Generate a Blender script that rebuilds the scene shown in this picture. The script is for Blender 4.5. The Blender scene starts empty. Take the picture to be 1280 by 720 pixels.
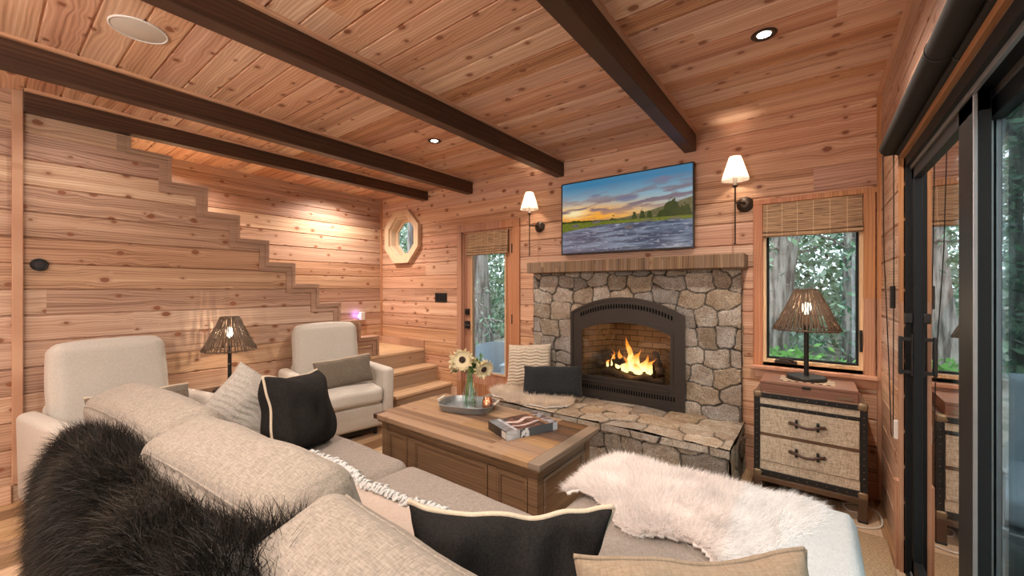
import bpy, bmesh, math, random
import numpy as np
from mathutils import Vector, Matrix, noise as mnoise

random.seed(7); np.random.seed(7)
SC = bpy.context.scene
COL = SC.collection
R = math.radians

# ------------------------------------------------------------------ camera, world, big lights, exposure
cam_d = bpy.data.cameras.new('camera'); cam = bpy.data.objects.new('camera', cam_d); COL.objects.link(cam)
cam_d.sensor_width = 36; cam_d.lens = 36*503/1280; cam_d.clip_start = .02
cam.location = (0, 0, 1.33); cam.rotation_euler = (R(90), 0, math.atan(379/503))
SC.camera = cam
SC.view_settings.view_transform = 'Standard'; SC.view_settings.look = 'None'
SC.view_settings.gamma = 1; SC.view_settings.use_curve_mapping = False
SC.view_settings.exposure = 0.66
try:
    SC.cycles.use_denoising = True
    SC.cycles.max_bounces = 8; SC.cycles.diffuse_bounces = 5; SC.cycles.transparent_max_bounces = 12
    SC.cycles.sample_clamp_indirect = 4
    SC.cycles.caustics_reflective = False; SC.cycles.caustics_refractive = False
except Exception: pass
W = bpy.data.worlds.new('sky'); SC.world = W; W.use_nodes = True
bgn = W.node_tree.nodes['Background']; bgn.inputs['Color'].default_value = (.80, .92, 1.0, 1); bgn.inputs['Strength'].default_value = 2.0

def light(name, kind, loc, energy, color, rot=(0,0,0), size=.1, spot=None, blend=.5):
    d = bpy.data.lights.new(name, kind); o = bpy.data.objects.new(name, d); COL.objects.link(o)
    d.energy = energy; d.color = color; o.location = loc; o.rotation_euler = rot
    if kind == 'AREA': d.shape = 'DISK'; d.size = size
    elif kind in ('POINT', 'SPOT'): d.shadow_soft_size = size
    if kind == 'SPOT': d.spot_size = R(spot or 120); d.spot_blend = blend
    return o
sun = light('sun', 'SUN', (6, 6, 12), 1.6, (1, .96, .88), (R(28), R(-20), 0)); sun.data.angle = R(3)
CEIL = 2.557
CAN_E = 26; WARM = (1, .87, .74)
CANS = [(-.198, 2.289, 1), (-2.535, 2.29, 1), (-.4, .35, 1), (-4.42, 2.6, 1.5), (-1.45, -1.2, 1.0), (-3.3, -1.2, .8), (-1.45, .35, 1.0), (-3.45, .4, .2), (-4.42, 1.1, .8)]
for i, (x, y, k) in enumerate(CANS):
    light('can_light', 'SPOT', (x, y, CEIL-.02), CAN_E*k*2.2, WARM, size=.035, spot=150, blend=.9)
for (x, y, e_) in ((-3.2, -1.9, 15), (-1.4, -1.9, 24), (-2.0, -.9, 18), (-1.0, -.8, 38)):   # unseen fill lights added behind the viewer to brighten ceiling and front wall
    light('fill_light', 'POINT', (x, y, 1.9), e_, (1, .91, .82), size=.06)
SCONCE_E = 7; LAMP_E = 22; FIRE_E = 4

# ------------------------------------------------------------------ node helpers
class NT:
    def __init__(s, name):
        s.m = bpy.data.materials.new(name); s.m.use_nodes = True; s.t = s.m.node_tree
        s.t.nodes.clear(); s.out = s.t.nodes.new('ShaderNodeOutputMaterial')
    def n(s, typ, **kw):
        nd = s.t.nodes.new('ShaderNode'+typ)
        for k, v in kw.items():
            if k in ('ins',):
                for kk, vv in v.items(): s.put(nd, kk, vv)
            else: setattr(nd, k, v)
        return nd
    def put(s, nd, key, v):
        inp = nd.inputs[key]
        if isinstance(v, bpy.types.NodeSocket): s.t.links.new(v, inp)
        elif isinstance(v, (tuple, list)) and len(v) == 3 and inp.type == 'RGBA': inp.default_value = (*v, 1)
        else: inp.default_value = v
    def math(s, op, a, b=0.0, c=0.0, clamp=False):
        nd = s.n('Math', operation=op, use_clamp=clamp)
        s.put(nd, 0, a); s.put(nd, 1, b); s.put(nd, 2, c); return nd.outputs[0]
    def ramp(s, v, lo, hi):
        nd = s.n('MapRange', clamp=True, interpolation_type='SMOOTHSTEP'); s.put(nd, 0, v); s.put(nd, 1, lo); s.put(nd, 2, hi)
        return nd.outputs[0]
    def mix(s, f, a, b, mode='MIX'):
        nd = s.n('Mix', data_type='RGBA', blend_type=mode); s.put(nd, 0, f); s.put(nd, 6, a); s.put(nd, 7, b); return nd.outputs[2]
    def comb(s, x, y, z=0.0):
        nd = s.n('CombineXYZ'); s.put(nd, 0, x); s.put(nd, 1, y); s.put(nd, 2, z); return nd.outputs[0]
    def noise(s, vec, scale, detail=3, rough=.55, dim='3D', dist=0.0):
        nd = s.n('TexNoise', noise_dimensions=dim); s.put(nd, 'Vector', vec); s.put(nd, 'Scale', scale); s.put(nd, 'Detail', detail); s.put(nd, 'Roughness', rough); s.put(nd, 'Distortion', dist)
        return nd.outputs['Fac']
    def obj(s): return s.n('TexCoord').outputs['Object']
    def done(s, col, rough=.5, bump=None, bstr=.2, bdist=.01, metal=0.0, emis=None, estr=0.0, spec=.5, sheen=0.0, **kw):
        p = s.n('BsdfPrincipled'); s.put(p, 'Base Color', col); s.put(p, 'Roughness', rough); s.put(p, 'Metallic', metal); s.put(p, 'Specular IOR Level', spec)
        if sheen: s.put(p, 'Sheen Weight', sheen)
        if emis is not None: s.put(p, 'Emission Color', emis); s.put(p, 'Emission Strength', estr)
        for k, v in kw.items(): s.put(p, k, v)
        if bump is not None:
            b = s.n('Bump'); s.put(b, 'Strength', bstr); s.put(b, 'Distance', bdist); s.put(b, 'Height', bump); s.put(p, 'Normal', b.outputs[0])
        s.t.links.new(p.outputs[0], s.out.inputs[0]); return s.m

def plain(name, col, rough=.5, metal=0.0, spec=.5, var=.12, scale=30, bump=.0, **kw):
    t = NT(name); v = t.noise(t.obj(), scale, 3)
    c = t.mix(v, tuple(x*(1-var) for x in col), tuple(min(1, x*(1+var)) for x in col))
    return t.done(c, rough, v if bump else None, bump, .004, metal, spec=spec, **kw)

def wood(name, ua, va, pitch, lo, mid, hi, knots=True, off=0.0, rough=.42, length=3.2, kscale=.30, kr=.0075, spec=.45, dark=(.13, .045, .02), seed=0.0, vary=.5, blotch=.5, grainf=55., dens=.42):
    t = NT(name); sp = t.n('SeparateXYZ'); t.put(sp, 0, t.obj()); ax = {'x': 0, 'y': 1, 'z': 2}
    u, v = sp.outputs[ax[ua]], sp.outputs[ax[va]]
    bid = t.math('FLOOR', t.math('DIVIDE', t.math('ADD', v, off), pitch))
    w1 = t.n('TexWhiteNoise', noise_dimensions='1D'); t.put(w1, 'W', t.math('ADD', bid, seed))
    bu = t.math('FLOOR', t.math('ADD', t.math('DIVIDE', u, length), t.math('MULTIPLY', w1.outputs[0], 9.0)))
    w2 = t.n('TexWhiteNoise', noise_dimensions='2D'); t.put(w2, 'Vector', t.comb(t.math('ADD', bid, seed), bu))
    r = w2.outputs[0]; rc = t.n('SeparateColor'); t.put(rc, 0, w2.outputs[1]); r2, r3 = rc.outputs[1], rc.outputs[2]
    U = t.math('ADD', u, t.math('MULTIPLY', r, 41.0)); V = t.math('ADD', v, t.math('MULTIPLY', r2, 17.0))
    kd = None; dv = 0.0
    if knots:
        ks, vs = kscale, .13
        cc = t.comb(t.math('DIVIDE', U, ks), t.math('DIVIDE', V, vs))
        vo = t.n('TexVoronoi', voronoi_dimensions='2D', feature='F1'); t.put(vo, 'Vector', cc); t.put(vo, 'Scale', 1.0); t.put(vo, 'Randomness', .95)
        df = t.n('VectorMath', operation='SUBTRACT'); t.put(df, 0, cc); t.put(df, 1, vo.outputs['Position'])
        ds = t.n('SeparateXYZ'); t.put(ds, 0, df.outputs[0])
        du = t.math('MULTIPLY', ds.outputs[0], ks); dvv = t.math('MULTIPLY', ds.outputs[1], vs)
        wob = t.math('MULTIPLY', t.math('SUBTRACT', t.noise(t.comb(U, V), 60, 2), .5), .008)
        d = t.math('ADD', t.math('SQRT', t.math('ADD', t.math('POWER', t.math('MULTIPLY', du, .72), 2), t.math('POWER', dvv, 2))), wob)
        cs = t.n('SeparateColor'); t.put(cs, 0, vo.outputs['Color'])
        size = t.math('MULTIPLY', t.math('GREATER_THAN', cs.outputs[0], 1-dens), t.math('ADD', kr*.55, t.math('MULTIPLY', cs.outputs[1], kr*1.1)))
        g = t.math('DIVIDE', d, t.math('ADD', t.math('MULTIPLY', size, 3.2), .0001))
        fall = t.math('EXPONENT', t.math('MULTIPLY', t.math('MULTIPLY', g, g), -1.0))
        dv = t.math('MULTIPLY', t.math('MULTIPLY', dvv, fall), -.75)
        kd = t.math('SUBTRACT', d, size)
    Vw = t.math('ADD', V, dv)
    low = t.noise(t.comb(t.math('MULTIPLY', U, .8), t.math('MULTIPLY', Vw, 5.0)), 1.0, 2)
    ring = t.math('SINE', t.math('MULTIPLY', t.math('ADD', t.math('MULTIPLY', Vw, grainf), t.math('MULTIPLY', low, 5.5)), 6.283))
    fine = t.noise(t.comb(t.math('MULTIPLY', U, 3.0), t.math('MULTIPLY', Vw, 260.0)), 1.0, 3, .6)
    streak = t.noise(t.comb(t.math('MULTIPLY', U, .55), t.math('MULTIPLY', Vw, 22.0)), 1.0, 3, .5)
    f = t.math('ADD', t.math('MULTIPLY', ring, .10), t.math('ADD', t.math('MULTIPLY', fine, .45), t.math('MULTIPLY', streak, .95)))
    f = t.math('ADD', f, t.math('MULTIPLY', t.math('SUBTRACT', r3, .5), vary)); f = t.math('SUBTRACT', f, .20)
    c = t.mix(t.ramp(f, .10, .50), hi, mid); c = t.mix(t.ramp(f, .46, .88), c, lo)
    hue = t.n('HueSaturation'); t.put(hue, 'Hue', t.math('ADD', .494, t.math('MULTIPLY', r, .014))); t.put(hue, 'Saturation', t.math('ADD', .88, t.math('MULTIPLY', r2, .22)))
    t.put(hue, 'Value', t.math('ADD', 1-.15*blotch, t.math('MULTIPLY', t.math('ADD', r, t.noise(t.comb(U, V), .9, 1)), .18*blotch))); t.put(hue, 'Color', c); c = hue.outputs[0]
    if knots:
        pres = t.math('GREATER_THAN', size, .001)
        halo = t.math('MULTIPLY', t.math('SUBTRACT', 1.0, t.ramp(kd, .0, .020)), t.math('MULTIPLY', pres, .45))
        c = t.mix(halo, c, tuple(x*.62+y*.2 for x, y in zip(mid, dark)))
        core = t.math('MULTIPLY', t.math('SUBTRACT', 1.0, t.ramp(kd, -.003, .0025)), pres)
        c = t.mix(t.math('MULTIPLY', core, .9), c, t.mix(t.noise(t.comb(U, V), 180, 2), dark, tuple(x*2.6 for x in dark)))
    rg = t.math('ADD', rough, t.math('MULTIPLY', fine, .12))
    return t.done(c, rg, fine, .12, .003, spec=spec)

CE = dict(lo=(.30, .135, .075), mid=(.60, .345, .225), hi=(.80, .575, .42), length=6.5, kscale=.22, kr=.011, dens=.62, vary=.32)
M = {}
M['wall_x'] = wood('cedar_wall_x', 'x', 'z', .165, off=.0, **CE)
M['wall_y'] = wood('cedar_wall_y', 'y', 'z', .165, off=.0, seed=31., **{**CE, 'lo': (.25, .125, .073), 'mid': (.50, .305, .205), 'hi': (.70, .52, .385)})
M['ceil'] = wood('cedar_ceiling', 'x', 'y', .145, off=2.0, seed=77., **CE)
M['trim_x'] = wood('cedar_trim_x', 'x', 'y', 2.0, off=1.1, knots=False, seed=5., **CE)
M['trim_z'] = wood('cedar_trim_z', 'z', 'x', .9, knots=True, kr=.004, kscale=.5, dens=.25, seed=9., lo=(.28, .115, .055), mid=(.46, .22, .12), hi=(.58, .33, .20))
M['trim_y'] = wood('cedar_trim_y', 'y', 'z', 3.1, off=1.0, knots=False, seed=15., **CE)
M['jamb'] = wood('pale_jamb', 'z', 'x', .9, off=.3, knots=False, lo=(.48, .30, .17), mid=(.62, .42, .25), hi=(.72, .52, .33), seed=3.)
BM = dict(lo=(.022, .011, .006), mid=(.062, .029, .015), hi=(.12, .060, .032), knots=False, spec=.4, rough=.36, dark=(.01, .005, .003), vary=.2)
M['beam'] = wood('dark_beam', 'y', 'z', 4.0, off=1.0, grainf=30., **BM)
M['floor'] = wood('oak_floor', 'y', 'x', .16, off=.03, knots=True, length=1.3, kr=.004, dens=.15, lo=(.20, .115, .062), mid=(.42, .27, .155), hi=(.60, .43, .28), rough=.38, vary=.9)
M['stair'] = wood('stair_wood', 'y', 'x', .8, off=.1, knots=True, kr=.006, lo=(.30, .165, .085), mid=(.50, .31, .175), hi=(.66, .46, .29), rough=.4)
M['riser'] = wood('riser_wood', 'y', 'z', .9, off=.1, knots=True, kr=.01, dens=.3, lo=(.24, .16, .105), mid=(.42, .30, .20), hi=(.55, .42, .30), rough=.5)
M['steptrim'] = wood('step_trim', 'y', 'z', 3., off=.7, knots=False, lo=(.25, .14, .085), mid=(.42, .26, .17), hi=(.54, .37, .26), rough=.5)
M['table'] = wood('reclaimed_table', 'x', 'y', .125, off=.02, knots=True, length=1.1, kr=.005, dens=.22, lo=(.055, .027, .014), mid=(.185, .10, .053), hi=(.35, .215, .122), rough=.42, vary=.95, blotch=1.)
M['table_v'] = wood('reclaimed_table_side', 'x', 'z', .5, off=.05, knots=False, lo=(.075, .034, .016), mid=(.17, .085, .042), hi=(.27, .15, .08), rough=.5, vary=.2)
M['table_y'] = wood('reclaimed_table_end', 'y', 'z', .5, off=.05, knots=False, lo=(.10, .065, .042), mid=(.24, .17, .12), hi=(.42, .33, .25), rough=.55, vary=.2)
M['mantel'] = wood('mantel_timber', 'z', 'x', .031, off=.0, knots=True, kr=.006, dens=.1, length=.9, lo=(.08, .045, .026), mid=(.22, .14, .085), hi=(.36, .25, .16), rough=.65, vary=.25, blotch=.3, grainf=60.)
M['walnut'] = wood('walnut_box', 'x', 'z', .4, knots=False, off=.1, lo=(.13, .055, .03), mid=(.23, .11, .065), hi=(.33, .18, .11), rough=.35)
M['smalltable'] = wood('side_table_wood', 'x', 'y', .09, knots=False, lo=(.07, .035, .018), mid=(.14, .075, .04), hi=(.22, .13, .07))
M['black'] = plain('black_metal', (.018, .017, .017), .42, .3)
M['bronze'] = plain('dark_bronze', (.055, .038, .028), .38, .7)
M['louvre'] = plain('louvre_shadow', (.004, .004, .004), .8, spec=.05)
M['insert'] = plain('insert_iron', (.042, .034, .029), .48, .35)
M['frameblack'] = plain('frame_black', (.011, .013, .015), .5, .0, spec=.2)
M['framegrey'] = plain('frame_grey', (.34, .35, .36), .35, .6)
M['shadefab'] = plain('shade_cloth', (.022, .020, .018), .75, scale=200, spec=.2)
M['white_pl'] = plain('white_plastic', (.75, .74, .72), .4)
M['speaker'] = plain('speaker_grille', (.55, .51, .46), .7, scale=300)
M['brass'] = plain('aged_brass', (.26, .19, .12), .45, .7)
M['leather'] = plain('brown_leather', (.07, .035, .025), .5, bump=.3)
M['copper'] = plain('copper', (.72, .33, .20), .22, 1.0)
M['zinc'] = plain('galvanised', (.34, .37, .39), .42, .75, scale=18, var=.3)
M['wax'] = plain('candle_wax', (.85, .8, .7), .5)
M['stem'] = plain('green_stem', (.13, .30, .06), .5)
M['leaf'] = plain('green_leaf', (.09, .20, .05), .55, scale=40, var=.4)
M['petal'] = plain('cream_petal', (.80, .70, .46), .6, scale=60)
M['seedhead'] = plain('seed_head', (.035, .018, .012), .8, scale=200, bump=.8)
M['cane'] = plain('dark_cane', (.12, .078, .05), .55, scale=60, var=.5)
M['cord'] = plain('white_cord', (.72, .70, .66), .5)
M['log'] = plain('charred_log', (.05, .035, .028), .9, scale=25, var=.7, bump=1.0)
M['firebrick_dummy'] = plain('ember', (.1, .04, .02), .9)
M['adk'] = plain('pale_chair_paint', (.42, .50, .58), .5)

def fabric(name, a, b, sc=170, bump=.5, rough=.9, sheen=.1, melange=.5):
    t = NT(name); o = t.obj(); s = sc*2.6
    n1 = t.n('Mapping'); t.put(n1, 'Vector', o); t.put(n1, 'Scale', (1, .16, .16)); n2 = t.n('Mapping'); t.put(n2, 'Vector', o); t.put(n2, 'Scale', (.16, 1., 1.))
    x = t.noise(n1.outputs[0], s, 2); y = t.noise(n2.outputs[0], s, 2)
    f = t.math('MULTIPLY', t.math('ADD', x, y), .5); big = t.noise(o, 9, 2); sp = t.noise(o, s*.6, 1)
    g = t.math('ADD', t.math('MULTIPLY', t.ramp(f, .30, .70), 1-melange*.5), t.math('MULTIPLY', t.math('SUBTRACT', sp, .3), melange*.6))
    g = t.math('ADD', g, t.math('MULTIPLY', t.math('SUBTRACT', big, .5), .12))
    return t.done(t.mix(g, a, b), rough, f, bump, .003, spec=.12, sheen=sheen)
M['linen'] = fabric('beige_linen', (.165, .14, .118), (.345, .30, .255), 130)
M['linen2'] = fabric('seat_linen', (.19, .16, .14), (.37, .32, .285), 130)
M['cream'] = fabric('cream_boucle', (.44, .41, .37), (.78, .74, .69), 200, melange=1.6)
M['blackcloth'] = fabric('black_denim', (.007, .0065, .0065), (.030, .027, .026), 220, sheen=0.0)
M['blackcloth2'] = fabric('black_waffle', (.012, .014, .016), (.035, .038, .042), 90, bump=1.)
M['tan'] = fabric('tan_suede', (.24, .175, .12), (.36, .275, .20), 90, bump=.25)
M['piping'] = fabric('cream_piping', (.5, .40, .30), (.68, .57, .45), 200)
M['throw'] = fabric('pale_throw', (.42, .33, .28), (.60, .50, .44), 140)
M['fringe'] = plain('grey_white_yarn', (.60, .60, .60), .9, scale=90)
M['knit'] = fabric('knit_yarn', (.42, .35, .27), (.70, .62, .52), 100)
M['knit2'] = fabric('grey_knit_yarn', (.24, .22, .20), (.55, .51, .46), 110, melange=1.)
M['tweed'] = fabric('grey_tweed', (.09, .075, .06), (.33, .28, .22), 150, melange=1.6)
M['plush'] = fabric('white_plush', (.46, .48, .50), (.62, .64, .66), 120, bump=.3)
M['hide_w'] = plain('white_hide', (.86, .80, .77), .9)
M['hide_b'] = plain('black_hide', (.012, .010, .009), .9)

def burlap():
    t = NT('burlap'); o = t.obj(); 
    a = t.n('Mapping'); t.put(a, 'Vector', o); t.put(a, 'Scale', (1, .2, .12)); b = t.n('Mapping'); t.put(b, 'Vector', o); t.put(b, 'Scale', (.12, .2, 1))
    x = t.noise(a.outputs[0], 330, 1); y = t.noise(b.outputs[0], 330, 1); f = t.math('MULTIPLY', t.math('ADD', x, y), .5)
    return t.done(t.mix(t.ramp(f, .36, .62), (.36, .28, .20), (.62, .53, .42)), .9, f, .5, .002, spec=.1)
M['burlap'] = burlap()
def jute():
    t = NT('jute'); s = t.n('SeparateXYZ'); t.put(s, 0, t.obj())
    w = t.math('SINE', t.math('MULTIPLY', s.outputs[1], 520.)); n = t.noise(t.comb(t.math('MULTIPLY', s.outputs[0], 90.), t.math('MULTIPLY', s.outputs[1], 160.)), 1., 3)
    f = t.math('ADD', t.math('MULTIPLY', w, .18), n)
    return t.done(t.mix(t.ramp(f, .25, .8), (.24, .155, .085), (.62, .47, .31)), .95, f, .8, .004, spec=.05)
M['jute'] = jute()
def attr_mat(name, rough=.85, grain=0., sp=.2, scale=120, bstr=.5, mul=None, sheen=0., trans=0.):
    t = NT(name); a = t.n('Attribute', attribute_name='tone'); c = a.outputs['Color']; n = None
    if grain:
        n = t.noise(t.obj(), scale, 4, .7); c = t.mix(1.0, c, t.mix(t.ramp(n, .3, .7), (1-grain,)*3, (1.0,)*3), 'MULTIPLY')
        n2 = t.noise(t.obj(), 9, 3); c = t.mix(1.0, c, t.mix(t.ramp(n2, .35, .65), (.80, .74, .68), (1., 1., 1.)), 'MULTIPLY')
    m = t.done(c, rough, n, bstr, .006, spec=sp, sheen=sheen)
    if trans:
        p = [x for x in t.t.nodes if x.type == 'BSDF_PRINCIPLED'][0]
        tr = t.n('BsdfTranslucent'); t.put(tr, 'Color', c); mx = t.n('MixShader'); t.put(mx, 0, trans)
        t.t.links.new(p.outputs[0], mx.inputs[1]); t.t.links.new(tr.outputs[0], mx.inputs[2]); t.t.links.new(mx.outputs[0], t.out.inputs[0])
    return m
M['stone'] = attr_mat('granite_stone', .88, .62, .2, 120, 1.0)
M['fur_w'] = attr_mat('white_fur', .8, sp=.1, trans=.5)
M['fur_b'] = attr_mat('black_fur', .55, sp=.22)
M['foliage'] = attr_mat('foliage', .6, sp=.3, trans=.45)
M['cover'] = attr_mat('printed_cover', .25, sp=.6)
def screen():
    t = NT('screen'); a = t.n('Attribute', attribute_name='tone')
    return t.done((.01, .01, .01), .15, None, emis=a.outputs['Color'], estr=.56)
M['screen'] = screen()
def glass(name, tint=(1, 1, 1), refl=1.0):
    t = NT(name); g = t.n('BsdfGlossy'); t.put(g, 'Roughness', .0); t.put(g, 'Color', (1, 1, 1)); tr = t.n('BsdfTransparent'); t.put(tr, 'Color', tint)
    bf = t.n('NewGeometry').outputs['Backfacing']; f = t.n('Fresnel'); t.put(f, 'IOR', t.math('SUBTRACT', 1.5, t.math('MULTIPLY', bf, .8333))); mx = t.n('MixShader'); t.put(mx, 0, t.math('MULTIPLY', f.outputs[0], refl, clamp=True))
    t.t.links.new(tr.outputs[0], mx.inputs[1]); t.t.links.new(g.outputs[0], mx.inputs[2]); t.t.links.new(mx.outputs[0], t.out.inputs[0]); return t.m
M['glass'] = glass('window_glass', (.93, .96, .96)); M['vaseglass'] = glass('vase_glass', (.90, .95, .94), 2.2); M['fireglass'] = glass('fire_glass', (.86, .84, .80))
M['doorglass'] = glass('tinted_door_glass', (.80, .86, .86), 2.0)
def emit(name, col, s):
    t = NT(name); e = t.n('Emission'); t.put(e, 'Color', col); t.put(e, 'Strength', s); t.t.links.new(e.outputs[0], t.out.inputs[0]); return t.m
M['bulb'] = emit('bulb_glow', (1, .86, .66), 6); M['canbulb'] = emit('can_glow', (1, .93, .82), 12); M['nightglow'] = emit('night_light_glow', (.35, .25, 1), 5)
def lampshade():
    t = NT('white_shade'); d = t.n('BsdfDiffuse'); t.put(d, 'Color', (.85, .80, .72)); tr = t.n('BsdfTranslucent'); t.put(tr, 'Color', (.95, .88, .76))
    mx = t.n('MixShader'); t.put(mx, 0, .72); t.t.links.new(d.outputs[0], mx.inputs[1]); t.t.links.new(tr.outputs[0], mx.inputs[2]); t.t.links.new(mx.outputs[0], t.out.inputs[0]); return t.m
M['shade'] = lampshade()
def flame():
    t = NT('flame'); g = t.n('TexCoord').outputs['Generated']; s = t.n('SeparateXYZ'); t.put(s, 0, g)
    h = t.math('ADD', s.outputs[2], t.math('MULTIPLY', t.math('SUBTRACT', t.noise(t.obj(), 22, 3), .5), .5))
    c = t.mix(t.ramp(h, .15, .75), (1, .72, .30), (1, .28, .03)); e = t.n('Emission'); t.put(e, 'Color', c)
    t.put(e, 'Strength', t.math('SUBTRACT', 2.6, t.math('MULTIPLY', h, 1.6)))
    tr = t.n('BsdfTransparent'); lw = t.n('LayerWeight'); t.put(lw, 'Blend', .35); mx = t.n('MixShader')
    t.put(mx, 0, t.math('ADD', t.math('MULTIPLY', lw.outputs['Facing'], .75), t.math('MULTIPLY', t.ramp(h, .5, 1.1), .5), clamp=True))
    t.t.links.new(e.outputs[0], mx.inputs[1]); t.t.links.new(tr.outputs[0], mx.inputs[2]); t.t.links.new(mx.outputs[0], t.out.inputs[0]); return t.m
M['flame'] = flame()
def bricks():
    t = NT('fire_bricks'); s = t.n('SeparateXYZ'); t.put(s, 0, t.obj()); uv = t.comb(t.math('ADD', s.outputs[0], s.outputs[1]), s.outputs[2])
    b = t.n('TexBrick', offset=.5); t.put(b, 'Vector', uv); t.put(b, 'Scale', 1.0); t.put(b, 'Brick Width', .14); t.put(b, 'Row Height', .052); t.put(b, 'Mortar Size', .0035)
    t.put(b, 'Color1', (.16, .12, .085)); t.put(b, 'Color2', (.22, .165, .115)); t.put(b, 'Mortar', (.03, .022, .018))
    return t.done(b.outputs[0], .9, b.outputs[1], -.6, .004)
M['brick'] = bricks()
def bamboo():
    t = NT('woven_bamboo'); s = t.n('SeparateXYZ'); t.put(s, 0, t.obj()); x, z = s.outputs[0], s.outputs[2]
    n = t.noise(t.comb(t.math('MULTIPLY', x, 6.), t.math('MULTIPLY', z, 190.)), 1., 2); n2 = t.noise(t.comb(t.math('MULTIPLY', x, 9.), t.math('MULTIPLY', z, 45.)), 1., 2)
    c = t.mix(t.ramp(n, .3, .7), (.17, .095, .05), (.50, .33, .19)); c = t.mix(t.ramp(n2, .60, .72), c, (.09, .05, .03))
    th = t.math('FRACT', t.math('DIVIDE', t.math('ADD', x, 5.), .088)); c = t.mix(t.math('LESS_THAN', th, .035), c, (.60, .44, .28))
    return t.done(c, .7, n, .6, .003)
M['bamboo'] = bamboo()
def bark(name, a, b):
    t = NT(name); mp = t.n('Mapping'); t.put(mp, 'Vector', t.obj()); t.put(mp, 'Scale', (1, 1, .12)); n = t.noise(mp.outputs[0], 14, 5, .65)
    return t.done(t.mix(t.ramp(n, .35, .65), a, b), .9, n, 1., .04)
M['bark'] = bark('cedar_bark', (.07, .055, .05), (.36, .32, .30)); 
def ground():
    t = NT('forest_floor'); n = t.noise(t.obj(), 2.2, 6, .7); return t.done(t.mix(t.ramp(n, .35, .65), (.10, .085, .06), (.36, .36, .32)), .95, n, .8, .1)
M['ground'] = ground()
M['deck'] = wood('deck_boards', 'y', 'x', .14, knots=False, lo=(.12, .11, .10), mid=(.22, .21, .20), hi=(.32, .31, .30), rough=.7)

# ------------------------------------------------------------------ mesh helpers
def link(name, me, mat, parent=None, smooth=False):
    o = bpy.data.objects.new(name, me); COL.objects.link(o)
    if mat is not None: me.materials.append(mat)
    if smooth:
        me.polygons.foreach_set('use_smooth', [True]*len(me.polygons))
    if parent is not None: o.parent = parent
    return o
def obj(name, bm, mat, parent=None, smooth=False, auto=None):
    me = bpy.data.meshes.new(name); bmesh.ops.recalc_face_normals(bm, faces=bm.faces[:]); bm.to_mesh(me); bm.free()
    o = link(name, me, mat, parent, smooth)
    if auto:
        for p in me.polygons: p.use_smooth = True
        try: me.set_sharp_from_angle(angle=R(auto))
        except Exception: pass
    return o
def pyobj(name, v, f, mat, parent=None, smooth=True, tone=None):
    me = bpy.data.meshes.new(name); me.from_pydata([tuple(p) for p in v] if not isinstance(v, np.ndarray) else v.tolist(), [], f if isinstance(f, list) else f.tolist()); me.update()
    if tone is not None:
        ca = me.color_attributes.new('tone', 'FLOAT_COLOR', 'POINT'); a = np.ones((len(tone), 4), np.float32); a[:, :3] = tone; ca.data.foreach_set('color', a.ravel())
    return link(name, me, mat, parent, smooth)
def thing(name, label, cat, loc=(0,0,0), rz=0, group=None, kind=None):
    o = bpy.data.objects.new(name, None); COL.objects.link(o); o.empty_display_size = .1
    o.location = loc; o.rotation_euler = (0, 0, rz); return tag(o, label, cat, group, kind)
def tag(o, label, cat=None, group=None, kind=None):
    if label: o['label'] = label
    if cat: o['category'] = cat
    if group: o['group'] = group
    if kind: o['kind'] = kind
    return o
def struct(o, label=None):
    o['kind'] = 'structure'
    if label: o['label'] = label
    return o
def box(bm, x0, x1, y0, y1, z0, z1, bev=0., seg=2):
    r = bmesh.ops.create_cube(bm, size=1); vs = r['verts']
    for v in vs:
        v.co = Vector(((x0+x1)/2+v.co.x*(x1-x0), (y0+y1)/2+v.co.y*(y1-y0), (z0+z1)/2+v.co.z*(z1-z0)))
    if bev > 0:
        es = list({e for v in vs for e in v.link_edges}); bmesh.ops.bevel(bm, geom=es, offset=bev, segments=seg, affect='EDGES', profile=.5)
    return bm
def bx(*a, **k): return box(bmesh.new(), *a, **k)
def tube(bm, pts, r, n=8, cap=True):
    pts = [Vector(p) for p in pts]; rs = r if isinstance(r, (list, tuple)) else [r]*len(pts); rings = []; up = None
    for i, p in enumerate(pts):
        a = pts[max(0, i-1)]; b = pts[min(len(pts)-1, i+1)]; d = (b-a).normalized() if (b-a).length > 1e-9 else Vector((0,0,1))
        if up is None: up = Vector((0,0,1)) if abs(d.z) < .9 else Vector((1,0,0))
        s = d.cross(up).normalized(); up = s.cross(d).normalized()
        rings.append([bm.verts.new(p+(s*math.cos(2*math.pi*k/n)+up*math.sin(2*math.pi*k/n))*rs[i]) for k in range(n)])
    for a, b in zip(rings, rings[1:]):
        for k in range(n): bm.faces.new((a[k], a[(k+1)%n], b[(k+1)%n], b[k]))
    if cap: bm.faces.new(rings[0][::-1]); bm.faces.new(rings[-1])
    return bm
def lathe(bm, prof, n=32, c=(0,0,0), close=True):
    rings = []
    for (r, z) in prof: rings.append([bm.verts.new((c[0]+max(r, 1e-4)*math.cos(2*math.pi*k/n), c[1]+max(r, 1e-4)*math.sin(2*math.pi*k/n), c[2]+z)) for k in range(n)])
    for a, b in zip(rings, rings[1:]):
        for k in range(n): bm.faces.new((a[k], a[(k+1)%n], b[(k+1)%n], b[k]))
    if close: bm.faces.new(rings[0][::-1]); bm.faces.new(rings[-1])
    return bm
def prism(bm, poly, axis, a, b):
    """poly in the two other axes (cyclic order kept x,y,z minus axis); extruded a..b along axis"""
    def P(u, v, w): return {'x': (w, u, v), 'y': (u, w, v), 'z': (u, v, w)}[axis]
    A = [bm.verts.new(P(u, v, a)) for u, v in poly]; B = [bm.verts.new(P(u, v, b)) for u, v in poly]; n = len(poly)
    bm.faces.new(A); bm.faces.new(B[::-1])
    for k in range(n): bm.faces.new((A[k], A[(k+1)%n], B[(k+1)%n], B[k]))
    return bm
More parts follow.
